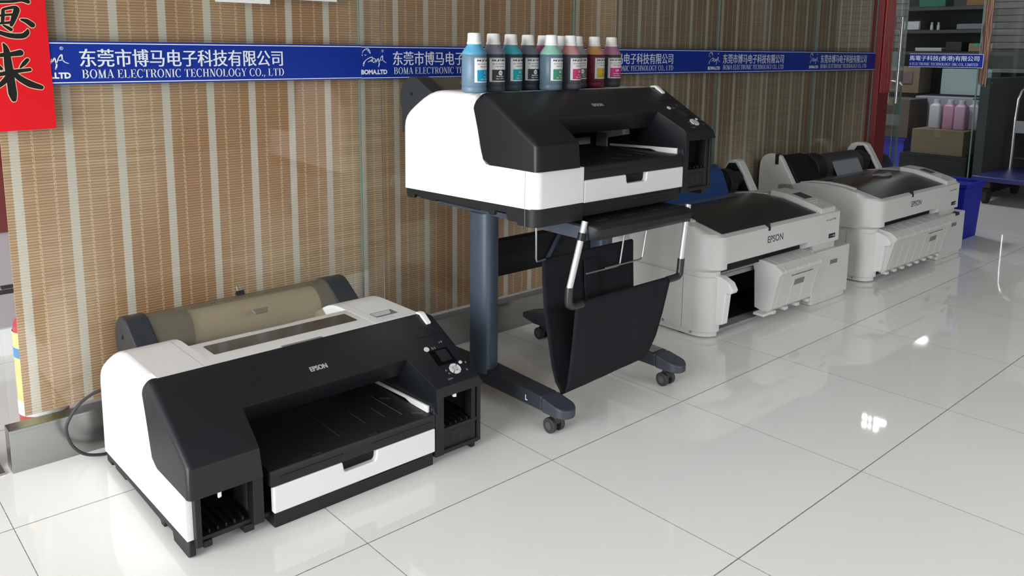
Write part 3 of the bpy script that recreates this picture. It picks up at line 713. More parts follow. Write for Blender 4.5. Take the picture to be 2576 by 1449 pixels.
    a = [(yc+(R-.003)*math.cos(math.radians(q)), zc+(R-.003)*math.sin(math.radians(q))) for q in range(-30, 131, 8)]+[(.06, .292), (.010, .262)]
    bq = [(yc+(R-.0055)*math.cos(math.radians(q)), zc+(R-.0055)*math.sin(math.radians(q))) for q in range(-30, 131, 8)]+[(.061, .288), (.012, .258)]
    m = MB(); m.prism_x(a+bq[::-1], -.205, .350); m.build('roll_cover', smoky, t, sharp=28)
    m = MB()
    for x0, x1 in ((-.204, -.09), (.315, .349)):
        m = MB(); m.prism_x([(yc+.064*math.cos(math.radians(q)), zc-.003+.064*math.sin(math.radians(q))) for q in range(0, 360, 12)], x0, x1); m.build('spindle_flange', black_d, t)
    m = MB(); m.prism_x([(yc+.060*math.cos(math.radians(q)), zc-.006+.060*math.sin(math.radians(q))) for q in range(0, 360, 12)], -.089, .314)
    m.build('paper_core', mat('core_tan', (.66, .62, .52), .6), t)
    m = MB(); m.loft([[(x, yc-.107, .371), (x+dx_, yc-.122, .361), (x+dx_, yc-.122, .366), (x, yc-.110, .375)] for x, dx_ in ((.06, .006), (.11, -.006))]); m.build('cover_grip', mat('grip_brown', (.16, .14, .10), .4), t, bevel=.001)
    m = MB()
    for k in range(36):
        x = -.08+k*.0115; q = math.radians(101+(k % 5 == 0)*1.5); m.box(x, x+.0009, yc+R*math.cos(q)-.001-(k % 5 == 0)*.002, yc+R*math.cos(q)+.001, zc+R*math.sin(q)-.005, zc+R*math.sin(q)-.0024)
    m.build('scale_marks', ink_d, t, smooth=False)
    if left_open:
        return t
    m = MB(); m.prism_x(rrect(-.035, .0, .13, .155, .005), -.3372, -.3360); m.build('embossed_mark', white_c, t, smooth=False)
    return t

p1 = photo_printer('photo_printer', 'black and white printer on the floor at left with both front cartridge bays open', (0, 0, 0), True)
p2 = photo_printer('photo_printer', 'black and white printer up on the wheeled stand with ink bottles on top', (.946, -.091, .650), False)
# binder clip on the roll cover of the floor printer
bc = thing('binder_clip', 'small binder clip with silver arms on the brown roll cover', 'clip', (.075, .222, .3925))
MB().prism_x([(-.006, 0), (.010, 0), (.003, .012), (.001, .012)], -.012, .012).build('clip_body', black_p, bc)
for s in (-1, 1):
    m = MB(); m.tube([(-.006, .002*s+.002, .008), (-.005, .003+.012*s, .024), (.005, .003+.012*s, .024), (.006, .002*s+.002, .008)], .0009, 6); m.build('wire_arm', chrome, bc)
# power cord
m = MB(); pts = [(-.30, .232, .20), (-.345, .238, .190), (-.385, .240, .167), (-.412, .242, .13), (-.420, .242, .10), (-.408, .240, .054), (-.378, .240, .02), (-.33, .238, .0055), (-.27, .240, .0045), (-.20, .245, .0045), (-.12, .25, .0045)]
P = []
for i in range(len(pts)-1):
    p0, p1_, p2_, p3 = [Vector(pts[min(max(j, 0), len(pts)-1)]) for j in (i-1, i, i+1, i+2)]
    for k in range(5):
        u = k/5; P.append(.5*(2*p1_+(p2_-p0)*u+(2*p0-5*p1_+4*p2_-p3)*u*u+(3*p1_-p0-3*p2_+p3)*u**3))
m.tube(P+[pts[-1]], .0042, 10); tag(m.build('power_cord', rubber, sharp=60), 'black power cord looping on the floor behind the left printer', 'cord')

# ================================================================== WHEELED STAND
st = thing('printer_stand', 'dark blue-grey wheeled printer stand with black cloth basket', 'stand', (1.0, -.17, 0))
S0 = Vector((1.0, -.17, 0))
def sx(m, dx=0):
    m.v = [tuple(Vector(v)-S0) for v in m.v]; return m
for x in (.722, 1.268):
    sg_ = lambda v: math.copysign(abs(v)**.72, v)
    m = MB(); m.prism_z([(x-.004+.035*sg_(math.cos(2*PI*i/40)), -.161+.049*sg_(math.sin(2*PI*i/40))) for i in range(40)], .105, .628); m.box(x-.03, x+.03, -.30, .05, .628, .644)
    sx(m).build('column', stand_m, st)
for x in (.730, 1.270):
    m = MB(); pr = [(.215, .075), (.215, .095), (.15, .112), (-.18, .122), (-.455, .112), (-.455, .066), (-.18, .068), (.15, .062)]
    m.prism_x(pr, x-.034, x+.034); sx(m).build('foot', mat('foot_slate', (.026, .031, .042), .45, noise=.25, nscale=14), st, bevel=.005)
    m = MB(); m.prism_z([(x-.036, -.456), (x+.036, -.456)]+arc(x, -.515, .036, 0, -180, 10), .064, .112)
    m.v = [(a_, b_, c_ if c_ < .1 else c_-.022*max(0, (-.456-b_)/.095)**1.6) for a_, b_, c_ in m.v]; o = sx(m).build('foot_cap', mat('cap_slate', (.036, .042, .055), .45, noise=.25, nscale=20), st, bevel=.006)
    if x < 1:
        m = MB(); put(m, text_geo('L', .010, .017, .03), (x-.0345, -.385, .080), (0, -1, 0), (0, 0, 1)); sx(m); letter_part('side_letter', m, ink_w, st)
    else:
        m = MB(); m.box(x-.028, x+.028, -.44, -.35, .1135, .1142); sx(m).build('worn_sticker', mat('sticker', (.22, .22, .23), .5, noise=.7, nscale=60), st, smooth=False)
    for y in (-.475, .135):
        cst = MB(); cst.tube([(x, y, .064), (x, y, .048)], .010, 10)
        for s in (-1, 1): cst.tube([(x+s*.011, y-.002, .0245), (x+s*.024, y-.002, .0245)], .0240, 20)
        cst.box(x-.010, x+.010, y-.02, y+.008, .03, .05)
        c_ = sx(cst).build('caster', rubber, st, bevel=.002)
        hb = MB()
        for s in (-1, 1): hb.tube([(x+s*.0235, y-.002, .0245), (x+s*.0252, y-.002, .0245)], .012, 14)
        sx(hb).build('hub', mat('hub_grey', (.07, .07, .072), .5), c_)
m = MB(); m.box(.752, 1.238, -.150, -.118, .400, .520); sx(m).build('cross_beam', black_d, st, bevel=.003)
m = MB(); m.tube([(.99, -.155, .405), (1.08, -.155, .525)], .007, 8); sx(m).build('brace', stand_m, st)
# receiving shelf
m = MB(); m.loft([[(x, y*1.0 if y > -.5 else y+d, z) for y, z in [(-.565, .592), (-.578, .605), (-.580, .624), (-.570, .635), (-.30, .640), (-.24, .640), (-.24, .612), (-.30, .604), (-.52, .590)]] for x, d in ((.785, .04), (.789, .022), (.798, .008), (.812, 0), (1.235, 0), (1.25, .010), (1.258, .03))])
for x in (.85, .98, 1.10, 1.20): m.box(x, x+.05, -.52, -.50, .632, .6385)
sx(m).build('receiving_shelf', black_d, st, bevel=.006)
m = MB(); m.prism_x([(-.545, .630), (-.24, .640), (-.24, .588), (-.338, .594), (-.545, .592)], .780, .7845); sx(m).build('shelf_bracket', mat('bracket_blue', (.06, .075, .10), .45), st, bevel=.002)
# basket arms
for x0, x1, zt in ((.782, .722, .648), (1.276, 1.249, .640)):
    m = MB(); m.tube([(x0, -.535, zt), (x1, -.535, .455)], .0095, 14); sx(m).build('basket_arm', alu, st)
    m = MB(); m.tube([(x0-.002-(x0-x1)*.12, -.535, zt-.033), (x0-.002-(x0-x1)*.22, -.535, zt-.055)], .0125, 12); sx(m).build('arm_clamp', black_p, st)
    s = 1 if x0 < 1 else -1
    m = MB(); m.tube([(x1+.001, -.535, .462), (x1-.002, -.535, .425), (x1-.002+s*.002, -.535, .412), (x1+s*.012, -.535, .404), (x1+s*.03, -.535, .402), (x1+s*(.055 if s > 0 else .068), -.535, .402)], .0118, 14); sx(m).build('arm_elbow', mat('elbow_black', (.022, .023, .026), .35), st)
m = MB(); m.tube([(.745, -.535, .4015), (1.19, -.535, .4015)], .0035, 10); sx(m).build('basket_rod', alu, st)
# cloth
def cloth():
    prof = [(-.385, .512), (-.392, .508), (-.394, .45), (-.400, .36), (-.412, .26), (-.424, .18), (-.436, .13), (-.452, .108), (-.470, .104), (-.488, .116), (-.500, .145), (-.512, .20), (-.524, .28), (-.536, .36), (-.5435, .400), (-.538, .4095), (-.529, .4085), (-.526, .398)]
    m = MB(); nx = 26; secs = []
    for k in range(nx+1):
        u = k/nx; row = []
        for j, (y, z) in enumerate(prof):
            w = max(0., 1-abs((z-.10)/.32)) if True else 0
            droop = math.sin(max(0, min(1, (.45-z)/.35))*PI)*(1 if z < .33 else max(0, (.37-z)/.04))
            back = j < 8
            x0 = .752 if back else .742; x1 = 1.176 if back else 1.182
            low = max(0, (.40-z)/.30)
            x0 += .022*low*(1 if not back else 1.2); x1 -= .060*low**2.2
            x = x0+(x1-x0)*u
            yy = y + .004*math.sin(u*9+z*14)*droop+.003*math.sin(u*21+z*5)*droop
            zz = z + (.020*low*u if not back else .02*low*u)
            row.append((x, yy, zz))
        secs.append(row)
    m.loft(secs, cap=False, closed=False); return m
o = sx(cloth()).build('cloth_basket', cloth_m, st, sharp=80); sm = o.modifiers.new('solid', 'SOLIDIFY'); sm.thickness = .0015
m = MB(); m.loft([[(x, y, z) for y, z in ((-.404, .485), (-.408, .40), (-.420, .345))] for x in (.925, .93, .985, .99)], cap=False, closed=False)
o = sx(m).build('cloth_flap', cloth_m, st); o.modifiers.new('solid', 'SOLIDIFY').thickness = .0012
wire_m = mat('wire_grey', (.38, .38, .39), .35, metal=.8)
for pts in ([(.717, -.4, .640), (.719, -.4, .520), (.722, -.4, .512), (.740, -.398, .511), (.765, -.392, .511)],
            [(1.132, -.4, .605), (1.102, -.4, .446), (1.096, -.4, .438), (1.08, -.402, .437), (.93, -.41, .440)],
            [(1.249, -.4, .605), (1.216, -.4, .446), (1.208, -.4, .440), (1.19, -.402, .440), (1.02, -.41, .443)]):
    m = MB(); m.tube(pts, .0028, 8); sx(m).build('wire_support', wire_m, st)

# ================================================================== INK BOTTLES
def cyl_text(mb, body, w, h, z, R, a0, bold=0., off=0., mi=0):
    g = text_geo(body, w, h, bold, cx=True)
    vv = []
    for a, c2 in g[0]:
        an = a0+(a+off)/R; vv.append((R*math.cos(an), R*math.sin(an), z+c2))
    mb.add(vv, g[1], mi)
def cyl_patch(mb, R, a0, a1, z0, z1, n=10, mi=0):
    mb.loft([[(R*math.cos(a0+(a1-a0)*i/n), R*math.sin(a0+(a1-a0)*i/n), z) for i in range(n+1)] for z in (z0, z1)], mi, cap=False, closed=False)
BR = .0362
def bottle_body():
    prof = [(.030, 0), (.0345, .002), (BR, .006), (BR, .017), (BR-.0016, .0195), (BR, .022), (BR, .104), (BR-.0016, .1065), (BR, .109), (BR, .112), (BR-.001, .1155), (.0325, .1205), (.0245, .1315), (.0200, .138), (.0195, .142)]
    m = MB(); n = 32
    for i in range(len(prof)-1):
        (r0, z0), (r1, z1) = prof[i], prof[i+1]
        m.loft([[(r*math.cos(2*PI*k/n), r*math.sin(2*PI*k/n), z) for k in range(n)] for r, z in ((r0, z0), (r1, z1))], 0 if z1 <= .1125 else 1, cap=False)
    m.add([(.030*math.cos(2*PI*k/n), .030*math.sin(2*PI*k/n), 0) for k in range(n)], [tuple(range(n))], 0)
    bm = bmesh.new(); me = bpy.data.meshes.new('b'); me.from_pydata(m.v, [], m.f)
    for p_, k in zip(me.polygons, m.mi): p_.material_index = k
    bm.from_mesh(me); bmesh.ops.remove_doubles(bm, verts=bm.verts, dist=1e-5); bmesh.ops.recalc_face_normals(bm, faces=bm.faces); bm.to_mesh(me); bm.free()
    for p_ in me.polygons: p_.use_smooth = True
    me.set_sharp_from_angle(angle=math.radians(50)); return me
body_me = bottle_body()
capm = MB(); n = 60
secs = []
for r, z in ((.0208, .1395), (.0212, .1400), (.0212, .1455), (.0198, .1465), (.0192, .149), (.0184, .1690), (.0172, .1715), (.013, .1722)):
    secs.append([((r+(.00045 if (i % 2 and .147 < z < .170) else 0))*math.cos(2*PI*i/n), (r+(.00045 if (i % 2 and .147 < z < .170) else 0))*math.sin(2*PI*i/n), z) for i in range(n)])
capm.loft(secs)
cap_mat = mat('bottle_cap', (.84, .84, .82), .4)
label_mat = mat('bottle_label', (.80, .80, .80), .5)
def bottle(code, line, cap_label, x, y, face, low, up, box, label):
    t = thing('ink_bottle', label, 'bottle', (x, y, 1.0085), 0, 'ink bottles on the printer')
    me = body_me.copy(); me.materials.append(mat('ink_low_'+code, low, .38, spec=.4)); me.materials.append(mat('ink_up_'+code, up, .38, spec=.4))
    o = bpy.data.objects.new('bottle_body', me); COL.objects.link(o); o.parent = t
    capm.build('cap', cap_mat, t, sharp=50)
    a0 = math.radians(face); ha = .030/BR
    m = MB(); cyl_patch(m, BR+.0004, a0-ha, a0+ha, .031, .101, 14); lb = m.build('label', label_mat, t, sharp=80)
    R2 = BR+.0006; off = .0045
    m = MB(); cyl_patch(m, R2, a0-.022/BR, a0+ha, .034, .0665, 12); m.build('colour_block', mat('block_'+code, box, .5), lb, sharp=80)
    m = MB(); R3 = BR+.0008
    cyl_text(m, 'INK JET INK', .046, .0065, .0895, R3, a0, .02, -.0002); cyl_text(m, 'INK JET INK', .046, .0065, .0895, R3+.00005, a0, .02, .0002)
    cyl_text(m, 'Eps Series Printer', .045, .0045, .081, R3, a0, 0, off*.3); cyl_text(m, 'High Quality', .030, .0045, .0735, R3, a0, 0, off*.6)
    cyl_patch(m, R3, a0-ha*.98, a0+ha*.98, .0985, .0992, 10)
    m.build('label_print', ink_d, lb, smooth=False, recalc=False)
    m = MB(); dark = code in ('PBK', 'MBK', 'GY', 'LLK')
    if dark:
        
            pt = lambda q, i: (R3*math.cos(a0+(off+q*math.cos(2*PI*i/20))/BR), R3*math.sin(a0+(off+q*math.cos(2*PI*i/20))/BR), .0570+q*math.sin(2*PI*i/20))
            m.loft([[pt(q, i) for i in range(20)] for q in (.0072, .005, .0025, .0002)], cap=False)
    else: cyl_text(m, code, .0055*len(code)+.001, .0075, .0545, R3, a0, .03, off)
    cyl_text(m, line, .0021*len(line)+.004, .0042, .0450, R3, a0, .02, off); cyl_text(m, 'Dye / 500mL', .029, .0045, .0375, R3, a0, .02, off)
    m.build('label_code', ink_w if code != 'Y' else mat('code_brown', (.15, .10, .02), .5), lb, smooth=False, recalc=False)
    if dark:
        m = MB(); cyl_text(m, code, .0105, .0042, .0549, R3+.00025, a0, .0, off); m.build('code_letters', ink_d, lb, smooth=False, recalc=False)
for args in (
    ('C', 'Cyan', 0, .602, -.250, -80, (.125, .205, .285), (.10, .36, .56), (.0, .33, .55), 'ink bottle with blue shoulder and C label, leftmost of the row'),
    ('PBK', 'Photo Black', 0, .690, -.232, -100, (.045, .055, .075), (.19, .20, .26), (.03, .03, .032), 'dark grey ink bottle with PBK label, second from left'),
    ('LC', 'Light Cyan', 0, .776, -.214, -84, (.028, .055, .075), (.05, .33, .43), (.0, .33, .40), 'ink bottle with turquoise shoulder and LC label, between two black-labelled bottles'),
    ('MBK', 'Matte Black', 0, .865, -.195, -96, (.025, .032, .045), (.12, .135, .165), (.03, .03, .032), 'dark grey ink bottle with MBK label, left of the green one'),
    ('M', 'Magenta', 0, .957, -.171, -100, (.10, .02, .08), (.36, .08, .26), (.55, .02, .2), 'ink bottle with magenta shoulder, mostly hidden behind the green one'),
    ('GR', 'Green', 0, .915, -.250, -88, (.10, .165, .21), (.26, .50, .40), (.05, .28, .15), 'ink bottle with pale green shoulder and GR label'),
    ('GY', 'Light Black', 0, 1.034, -.170, -100, (.10, .12, .13), (.34, .40, .40), (.10, .10, .10), 'ink bottle with only its white cap showing between green and orange-red bottles'),
    ('OR', 'Orange', 0, 1.006, -.245, -86, (.075, .075, .10), (.50, .24, .25), (.60, .035, .16), 'ink bottle with pink shoulder and OR label, standing forward'),
    ('LLK', 'Light Black', 0, 1.108, -.176, -108, (.055, .06, .065), (.27, .29, .29), (.10, .10, .10), 'grey ink bottle half hidden behind the OR bottle'),
    ('Y', 'Yellow', 0, 1.184, -.186, -84, (.17, .012, .035), (.52, .28, .10), (.62, .46, .03), 'ink bottle with amber shoulder and yellow Y label'),
    ('LM', 'Light Magenta', 0, 1.288, -.171, -106, (.050, .048, .058), (.42, .16, .27), (.58, .02, .20), 'ink bottle with pink shoulder and LM label, rightmost of the row')):
    bottle(*args)

# ================================================================== GREY WIDE PRINTERS
def plotter(label, loc, rz, sxk, full_basket, ab):
    t = thing('wide_printer', label, 'printer', loc, rz, 'grey wide-format printers'); t.scale = (sxk, 1, 1)
    FY = -.345
    # head: lofted across x, front left corner rounded
    def head(x, fy, drop=0., top=0.):
        return [(x, .20, .27), (x, .20, .440+top), (x, .135, .448+top), (x, .03, .470+top), (x, -.06, .4745+top), (x, -.16, .468+top), (x, -.23, .452+top), (x, max(fy+.012, -.325), .4285+top*.5), (x, fy, .418), (x, fy, .300+drop), (x, fy+.03, .285+drop), (x, -.05, .262)]
    m = MB(); secs = []
    for i in range(9):
        a = PI/2*i/8; secs.append(head(.075*(1-math.cos(a)), FY+.11*(1-math.sin(a)), -.012))
    secs += [head(.085, FY, -.012), head(.0851, FY, .010), head(.70, FY, .010), head(.7001, FY, -.014), head(.955, FY, -.016)]
    secs += [head(.965, FY+.01, -.012)]
    m.loft(secs); m.build('head', grey_c, t, bevel=.006)
    # smoked lid
    def topz(y):
        P = [(.135, .448), (.03, .470), (-.06, .4745), (-.16, .468), (-.23, .452), (-.325, .4285), (-.345, .418)]
        for (a, za), (c2, zc_) in zip(P, P[1:]):
            if c2 <= y <= a: return za+(zc_-za)*(a-y)/(a-c2)
        return .448
    def sheet(x0, x1, ys, h, skew=0.):
        m = MB(); secs = []
        for lift_ in (.0005, h):
            pass
        up = [[(x0+skew*k/(len(ys)-1), y, topz(y)+h), (x1, y, topz(y)+h)] for k, y in enumerate(ys)]
        dn = [[(x0+skew*k/(len(ys)-1), y, topz(y)-.002), (x1, y, topz(y)-.002)] for k, y in enumerate(ys)]
        m.loft([[u[0], u[1], d[1], d[0]] for u, d in zip(up, dn)]); return m
    sheet(.068, .775, [-.0, -.06, -.11, -.16, -.20, -.23, -.28, -.326], .003).build('smoked_lid', smoke, t, sharp=60)
    sheet(.045, .80, [.13, .08, .03, 0.0], .002).build('lid_rear', mat('lid_rear_grey', (.16, .165, .17), .3), t, sharp=60)
    m = MB(); m.loft([[(.040, y, topz(y)-.004), (.066, y, topz(y)-.004), (.066, y, topz(y)+.006), (.046, y, topz(y)+.006)] for y in (.10, .03, -.06, -.14, -.20)]); m.build('lid_rim', grey_c, t, bevel=.002, sharp=50)
    m = MB(); m.loft([[(.778, y, topz(y)-.004), (.80, y, topz(y)-.004), (.80, y, topz(y)+.005), (.778, y, topz(y)+.005)] for y in (.10, .03, -.02, -.06)])
    m.build('lid_rim', grey_c, t, bevel=.002, sharp=50)
    m = MB(); m.box(.365, .378, FY-.003, FY+.004, .405, .422); m.box(.365, .378, FY, FY+.04, .418, .4335); m.build('lid_latch', black_d, t, bevel=.001)
    # control panel
    def pan(x0, x1, y0, y1, lo, hi): 
        mm = MB(); mm.loft([[(x0, y, topz(y)+lo), (x1, y, topz(y)+lo), (x1, y, topz(y)+hi), (x0, y, topz(y)+hi)] for y in [y1+(y0-y1)*k/6 for k in range(7)]]); return mm
    pan(.800, .925, -.338, -.075, -.006, .022).build('control_panel', grey_p, t, bevel=.004, sharp=50)
    pan(.832, .900, -.235, -.170, .021, .0228).build('screen', mat('plotter_screen', (.05, .05, .05), .2), t, smooth=False)
    m = MB()
    for k in range(6):
        x = .83+.02*(k % 4); y = -.262-.02*(k//4); m.lathe([(.005, 0), (.005, .002)], 12, (x, y, topz(y)+.0215))
    m.build('button', grey_c, t)
    # lettering on the front
    m = MB(); put(m, text_geo('EPSON', .118, .030, .03), (.362, FY-.0012, .352), (1, 0, 0), (0, 0, 1)); letter_part('lettering', m, mat('letter_grey', (.10, .10, .10), .35), t)
    m = MB(); put(m, text_geo('EPSON', .118, .030, .05), (.359, FY-.0008, .3505), (1, 0, 0), (0, 0, 1)); letter_part('lettering_edge', m, ink_w, t)
    m = MB(); put(m, text_geo('SureColor T3080', .085, .008, .01), (.835, FY-.0008, .385), (1, 0, 0), (0, 0, 1)); letter_part('model_marking', m, mat('letter_mid', (.2, .2, .2), .4), t)
    m = MB(); m.box(.865, .920, FY-.002, FY+.002, .302, .322); m.build('badge', black_d, t, bevel=.001)
    m = MB(); m.box(.872, .895, FY-.0026, FY-.002, .311, .3125); m.box(.900, .912, FY-.0026, FY-.002, .308, .316); m.build('badge_print', ink_s, t, smooth=False)
    # lower left housing
    def plan(x0, x1, y0, y1, r):
        return [(x0, y1), (x0, y0+r)]+arc(x0+r, y0+r, r, 180, 270, 8)+[(x1, y0), (x1, y1)]
    m = MB(); m.prism_z(plan(.008, .085, -.322, .19, .07), .028, .252); m.prism_z(plan(.014, .085, -.316, .19, .07), .252, .290); m.prism_z(plan(.014, .080, -.312, .19, .07), .006, .028)
    m.build('left_housing', grey_c, t, bevel=.002)
    m = MB(); m.box(.0075, .009, -.195, -.193, .03, .25); m.build('housing_seam', mat('seam_dark', (.2, .2, .2), .6), t, smooth=False)
    m = MB(); m.box(.02, .05, -.2, -.17, 0, .01); m.box(.02, .05, .08, .12, 0, .01); m.box(.85, .9, .08, .12, 0, .02); m.box(.80, .85, -.2, -.15, 0, .02); m.build('foot_pad', rubber, t)
    m = MB(); m.tube([(.0065, -.10, .035), (.009, -.10, .035)], .006, 12); m.tube([(.0065, -.24, .020), (.009, -.24, .020)], .004, 10); m.build('screw', mat('screw_grey', (.2, .2, .2), .4), t)
    # dark body behind
    m = MB(); m.box(.085, .745, -.05, .19, .012, .30); m.box(.085, .745, -.25, -.05, .012, .028); m.box(.085, .745, -.30, -.05, .262, .29); m.build('inner_body', black_i, t)
    m = MB(); m.tube([(.085, -.27, .245), (.745, -.27, .245)], .006, 10); m.box(.085, .745, -.30, -.24, .012, .024); m.box(.085, .745, -.26, -.25, .215, .232); m.build('front_rail', mat('rail_grey', (.25, .25, .25), .5), t)
    # cartridge cabinet right
    m = MB(); m.prism_z(plan(.752, 1.062, -.348, .15, .012), .026, .250); m.prism_z(plan(.762, 1.055, -.338, .15, .012), .002, .026); m.box(.76, .95, -.33, .15, .25, .30)
    m.build('cartridge_cabinet', grey_p, t, bevel=.006)
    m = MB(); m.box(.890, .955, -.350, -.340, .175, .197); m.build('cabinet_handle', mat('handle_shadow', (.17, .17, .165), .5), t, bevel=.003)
    m = MB(); m.box(.892, .953, -.3515, -.349, .172, .178); m.build('handle_lip', grey_c, t, bevel=.001)
    # white plate on the cabinet's left side, painting in how light catches it
    m = MB(); m.prism_x([(-.26, .27), (-.33, .262), (-.346, .245), (-.346, .03), (-.28, .03)], .744, .7518); m.build('lit_side_plate', white_p, t, bevel=.004)
    # paper basket
    bp_ = [(-.265, .268), (-.320, .272), (-.378, .262), (-.408, .240), (-.410, .228), (-.398, .212), (-.366, .066), (-.350, .052), (-.330, .052), (-.335, .075), (-.362, .21), (-.35, .235), (-.28, .25)]
    x0, x1 = (.09, .722) if full_basket else (.385, .705)
    m = MB(); m.prism_x(bp_, x0, x1)
    n = int((x1-x0)/.075)
    for k in range(n):
        x = x0+.03+k*(x1-x0-.04)/max(1, n-1); m.prism_x([(-.320, .2728), (-.378, .2628), (-.409, .2405), (-.411, .228), (-.399, .212), (-.3672, .066), (-.36, .066), (-.39, .215), (-.37, .255), (-.32, .266)], x-.003, x+.003)
        m.box(x-.014, x+.014, -.366, -.335, .042, .056)
    m.build('paper_basket', grey_p, t, bevel=.0025, sharp=25)
    if not full_basket:
        m = MB(); m.prism_x([(-.265, .268), (-.320, .272), (-.378, .262), (-.408, .240), (-.410, .228), (-.398, .212), (-.366, .066), (-.33, .052), (-.29, .062), (-.28, .22)], .381, .386); m.build('basket_end', grey_c, t, bevel=.001)
        m = MB(); m.box(.34, .41, -.362, -.31, .042, .054); m.build('basket_foot', grey_c, t, bevel=.003)
    hx = .520 if not full_basket else .52
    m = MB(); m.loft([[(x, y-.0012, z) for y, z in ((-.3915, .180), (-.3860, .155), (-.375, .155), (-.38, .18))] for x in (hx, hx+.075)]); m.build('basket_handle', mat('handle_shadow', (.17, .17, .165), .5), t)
    m = MB(); m.loft([[(x, y-.0014, z) for y, z in ((-.3972, .206), (-.3967, .2042), (-.385, .204), (-.385, .206))] for x in (hx-.04, hx+.13)]); m.build('basket_slit', ink_d, t)
    m = MB(); m.prism_x([(-.27, .255), (-.335, .258), (-.375, .240), (-.392, .213), (-.386, .200), (-.362, .196), (-.350, .066), (-.32, .055), (-.30, .06)], .062, .088 if full_basket else .100); m.build('basket_left_end', white_p, t, bevel=.003)
    if full_basket:
        m = MB(); m.box(.93, .975, -.352, -.345, .236, .252); m.box(.93, .975, -.352, -.32, .2495, .2525); m.build('black_tape', black_d, t)
    # roll holder arms
    armp = [(ab, .33), (ab, .50), (ab-.003, .545), (ab-.012, .568), (ab-.028, .588), (ab-.055, .599), (.225, .600), (.20, .592), (.182, .568), (.095, .425), (.075, .33)]
    m = MB(); m.prism_x(armp, .0, .035); m.build('roll_arm', grey_c, t, bevel=.008, seg=4)
    m = MB(); m.prism_x(armp, .935, .990); m.build('roll_arm', grey_c, t, bevel=.008, seg=4)
    m = MB(); m.prism_x([(.28, .34), (.28, .53), (.25, .578), (.215, .582), (.185, .545), (.11, .42)], .928, .935); m.build('arm_inner', black_i, t)
    m = MB(); m.prism_x([(.28, .34), (.28, .53), (.25, .578), (.215, .582), (.185, .545), (.11, .42)], .035, .042); m.build('arm_inner', black_i, t)
    m = MB(); m.box(-.0015, .002, .205, .225, .545, .600); m.box(.0, .03, .205, .225, .5985, .6005); m.build('arm_mark', black_d, t)
    m = MB(); m.loft([[(x, .205, .505), (x, .19, .47), (x, .192, .468), (x, .207, .503)] for x in (.915, .927)]); m.build('arm_label', mat('arm_label_grey', (.35, .36, .38), .4), t)
    # paper roll
    m = MB(); m.tube([(.045 if full_basket else .79, .20, .505), (.93, .20, .505)], .040, 24); m.build('spindle', black_d, t, sharp=50)
    for x in (.275, .83) if full_basket else (.81,):
        m = MB(); m.tube([(x, .212, .492), (x+(.095 if x < .5 else .06), .212, .492)], .088 if x < .5 else .068, 30); m.build('spindle_flange', black_d, t, bevel=.004, sharp=50)
    m = MB(); m.prism_x([(.28, .33), (.28, .57), (.24, .585), (.19, .575), (.15, .53), (.10, .44), (.10, .33)], .042, .275 if full_basket else .06); m.box(.042, .94, .12, .28, .33, .42); m.build('roll_cradle', black_i, t, bevel=.01)
    if full_basket:
        m = MB(); m.tube([(.372, .212, .490), (.80, .212, .490)], .076, 32); m.build('paper_roll', mat('roll_dark', (.035, .038, .043), .5), t, sharp=50)
        m = MB(); m.loft([[(x, y, z) for y, z in ((.150, .534), (.136, .51), (.122, .48), (.108, .455), (.111, .455), (.125, .48), (.139, .509), (.153, .531))] for x in (.45, .74)]); m.build('paper_sheet', mat('sheet_grey', (.24, .26, .285), .5), t, sharp=60)
    return t
plotter('nearer grey wide-format printer with missing basket panel and open dark front', (1.735, 0, 0), math.radians(-1.3), 1.0, False, .285)
plotter('farther grey wide-format printer with complete ribbed paper basket', (3.035, -.040, 0), math.radians(-1.0), 1.028, True, .322)
# blue film draped over the rear of the nearer printer
m = MB(); secs = []
for k in range(9):
    u = k/8; x = 1.99+.51*u
    secs.append([(x, .118-.01*u, .45), (x+.004*math.sin(u*9), .125, .50+.006*math.sin(u*11)), (x, .150, .555), (x, .195, .5905), (x, .235, .580), (x, .235, .577), (x, .195, .5875), (x, .153, .552), (x, .129, .50), (x, .122, .45)])
m.loft(secs); tag(m.build('plastic_sheet', blue_film, sharp=60), 'dark blue plastic sheet over the paper roll of the nearer grey printer', 'plastic sheet')
# crumpled clear plastic on the far lid
m = MB(); pts = []
for k in range(14): a = k/13*2*PI; pts.append((3.56+.085*math.cos(a)+random.uniform(-.015, .015), -.165+.03*math.sin(a)+random.uniform(-.008, .008), .4765+random.uniform(0, .012)))
m.add(pts+[(3.56, -.165, .486)], [(i, (i+1) % 14, 14) for i in range(14)])
o = m.build('plastic_wrap', mat('clear_plastic', (.5, .52, .55), .12, spec=.9, alpha=.35), smooth=False); o.modifiers.new('solid', 'SOLIDIFY').thickness = .001
tag(o, 'crumpled clear plastic scrap on the smoked lid of the farther printer', 'plastic')

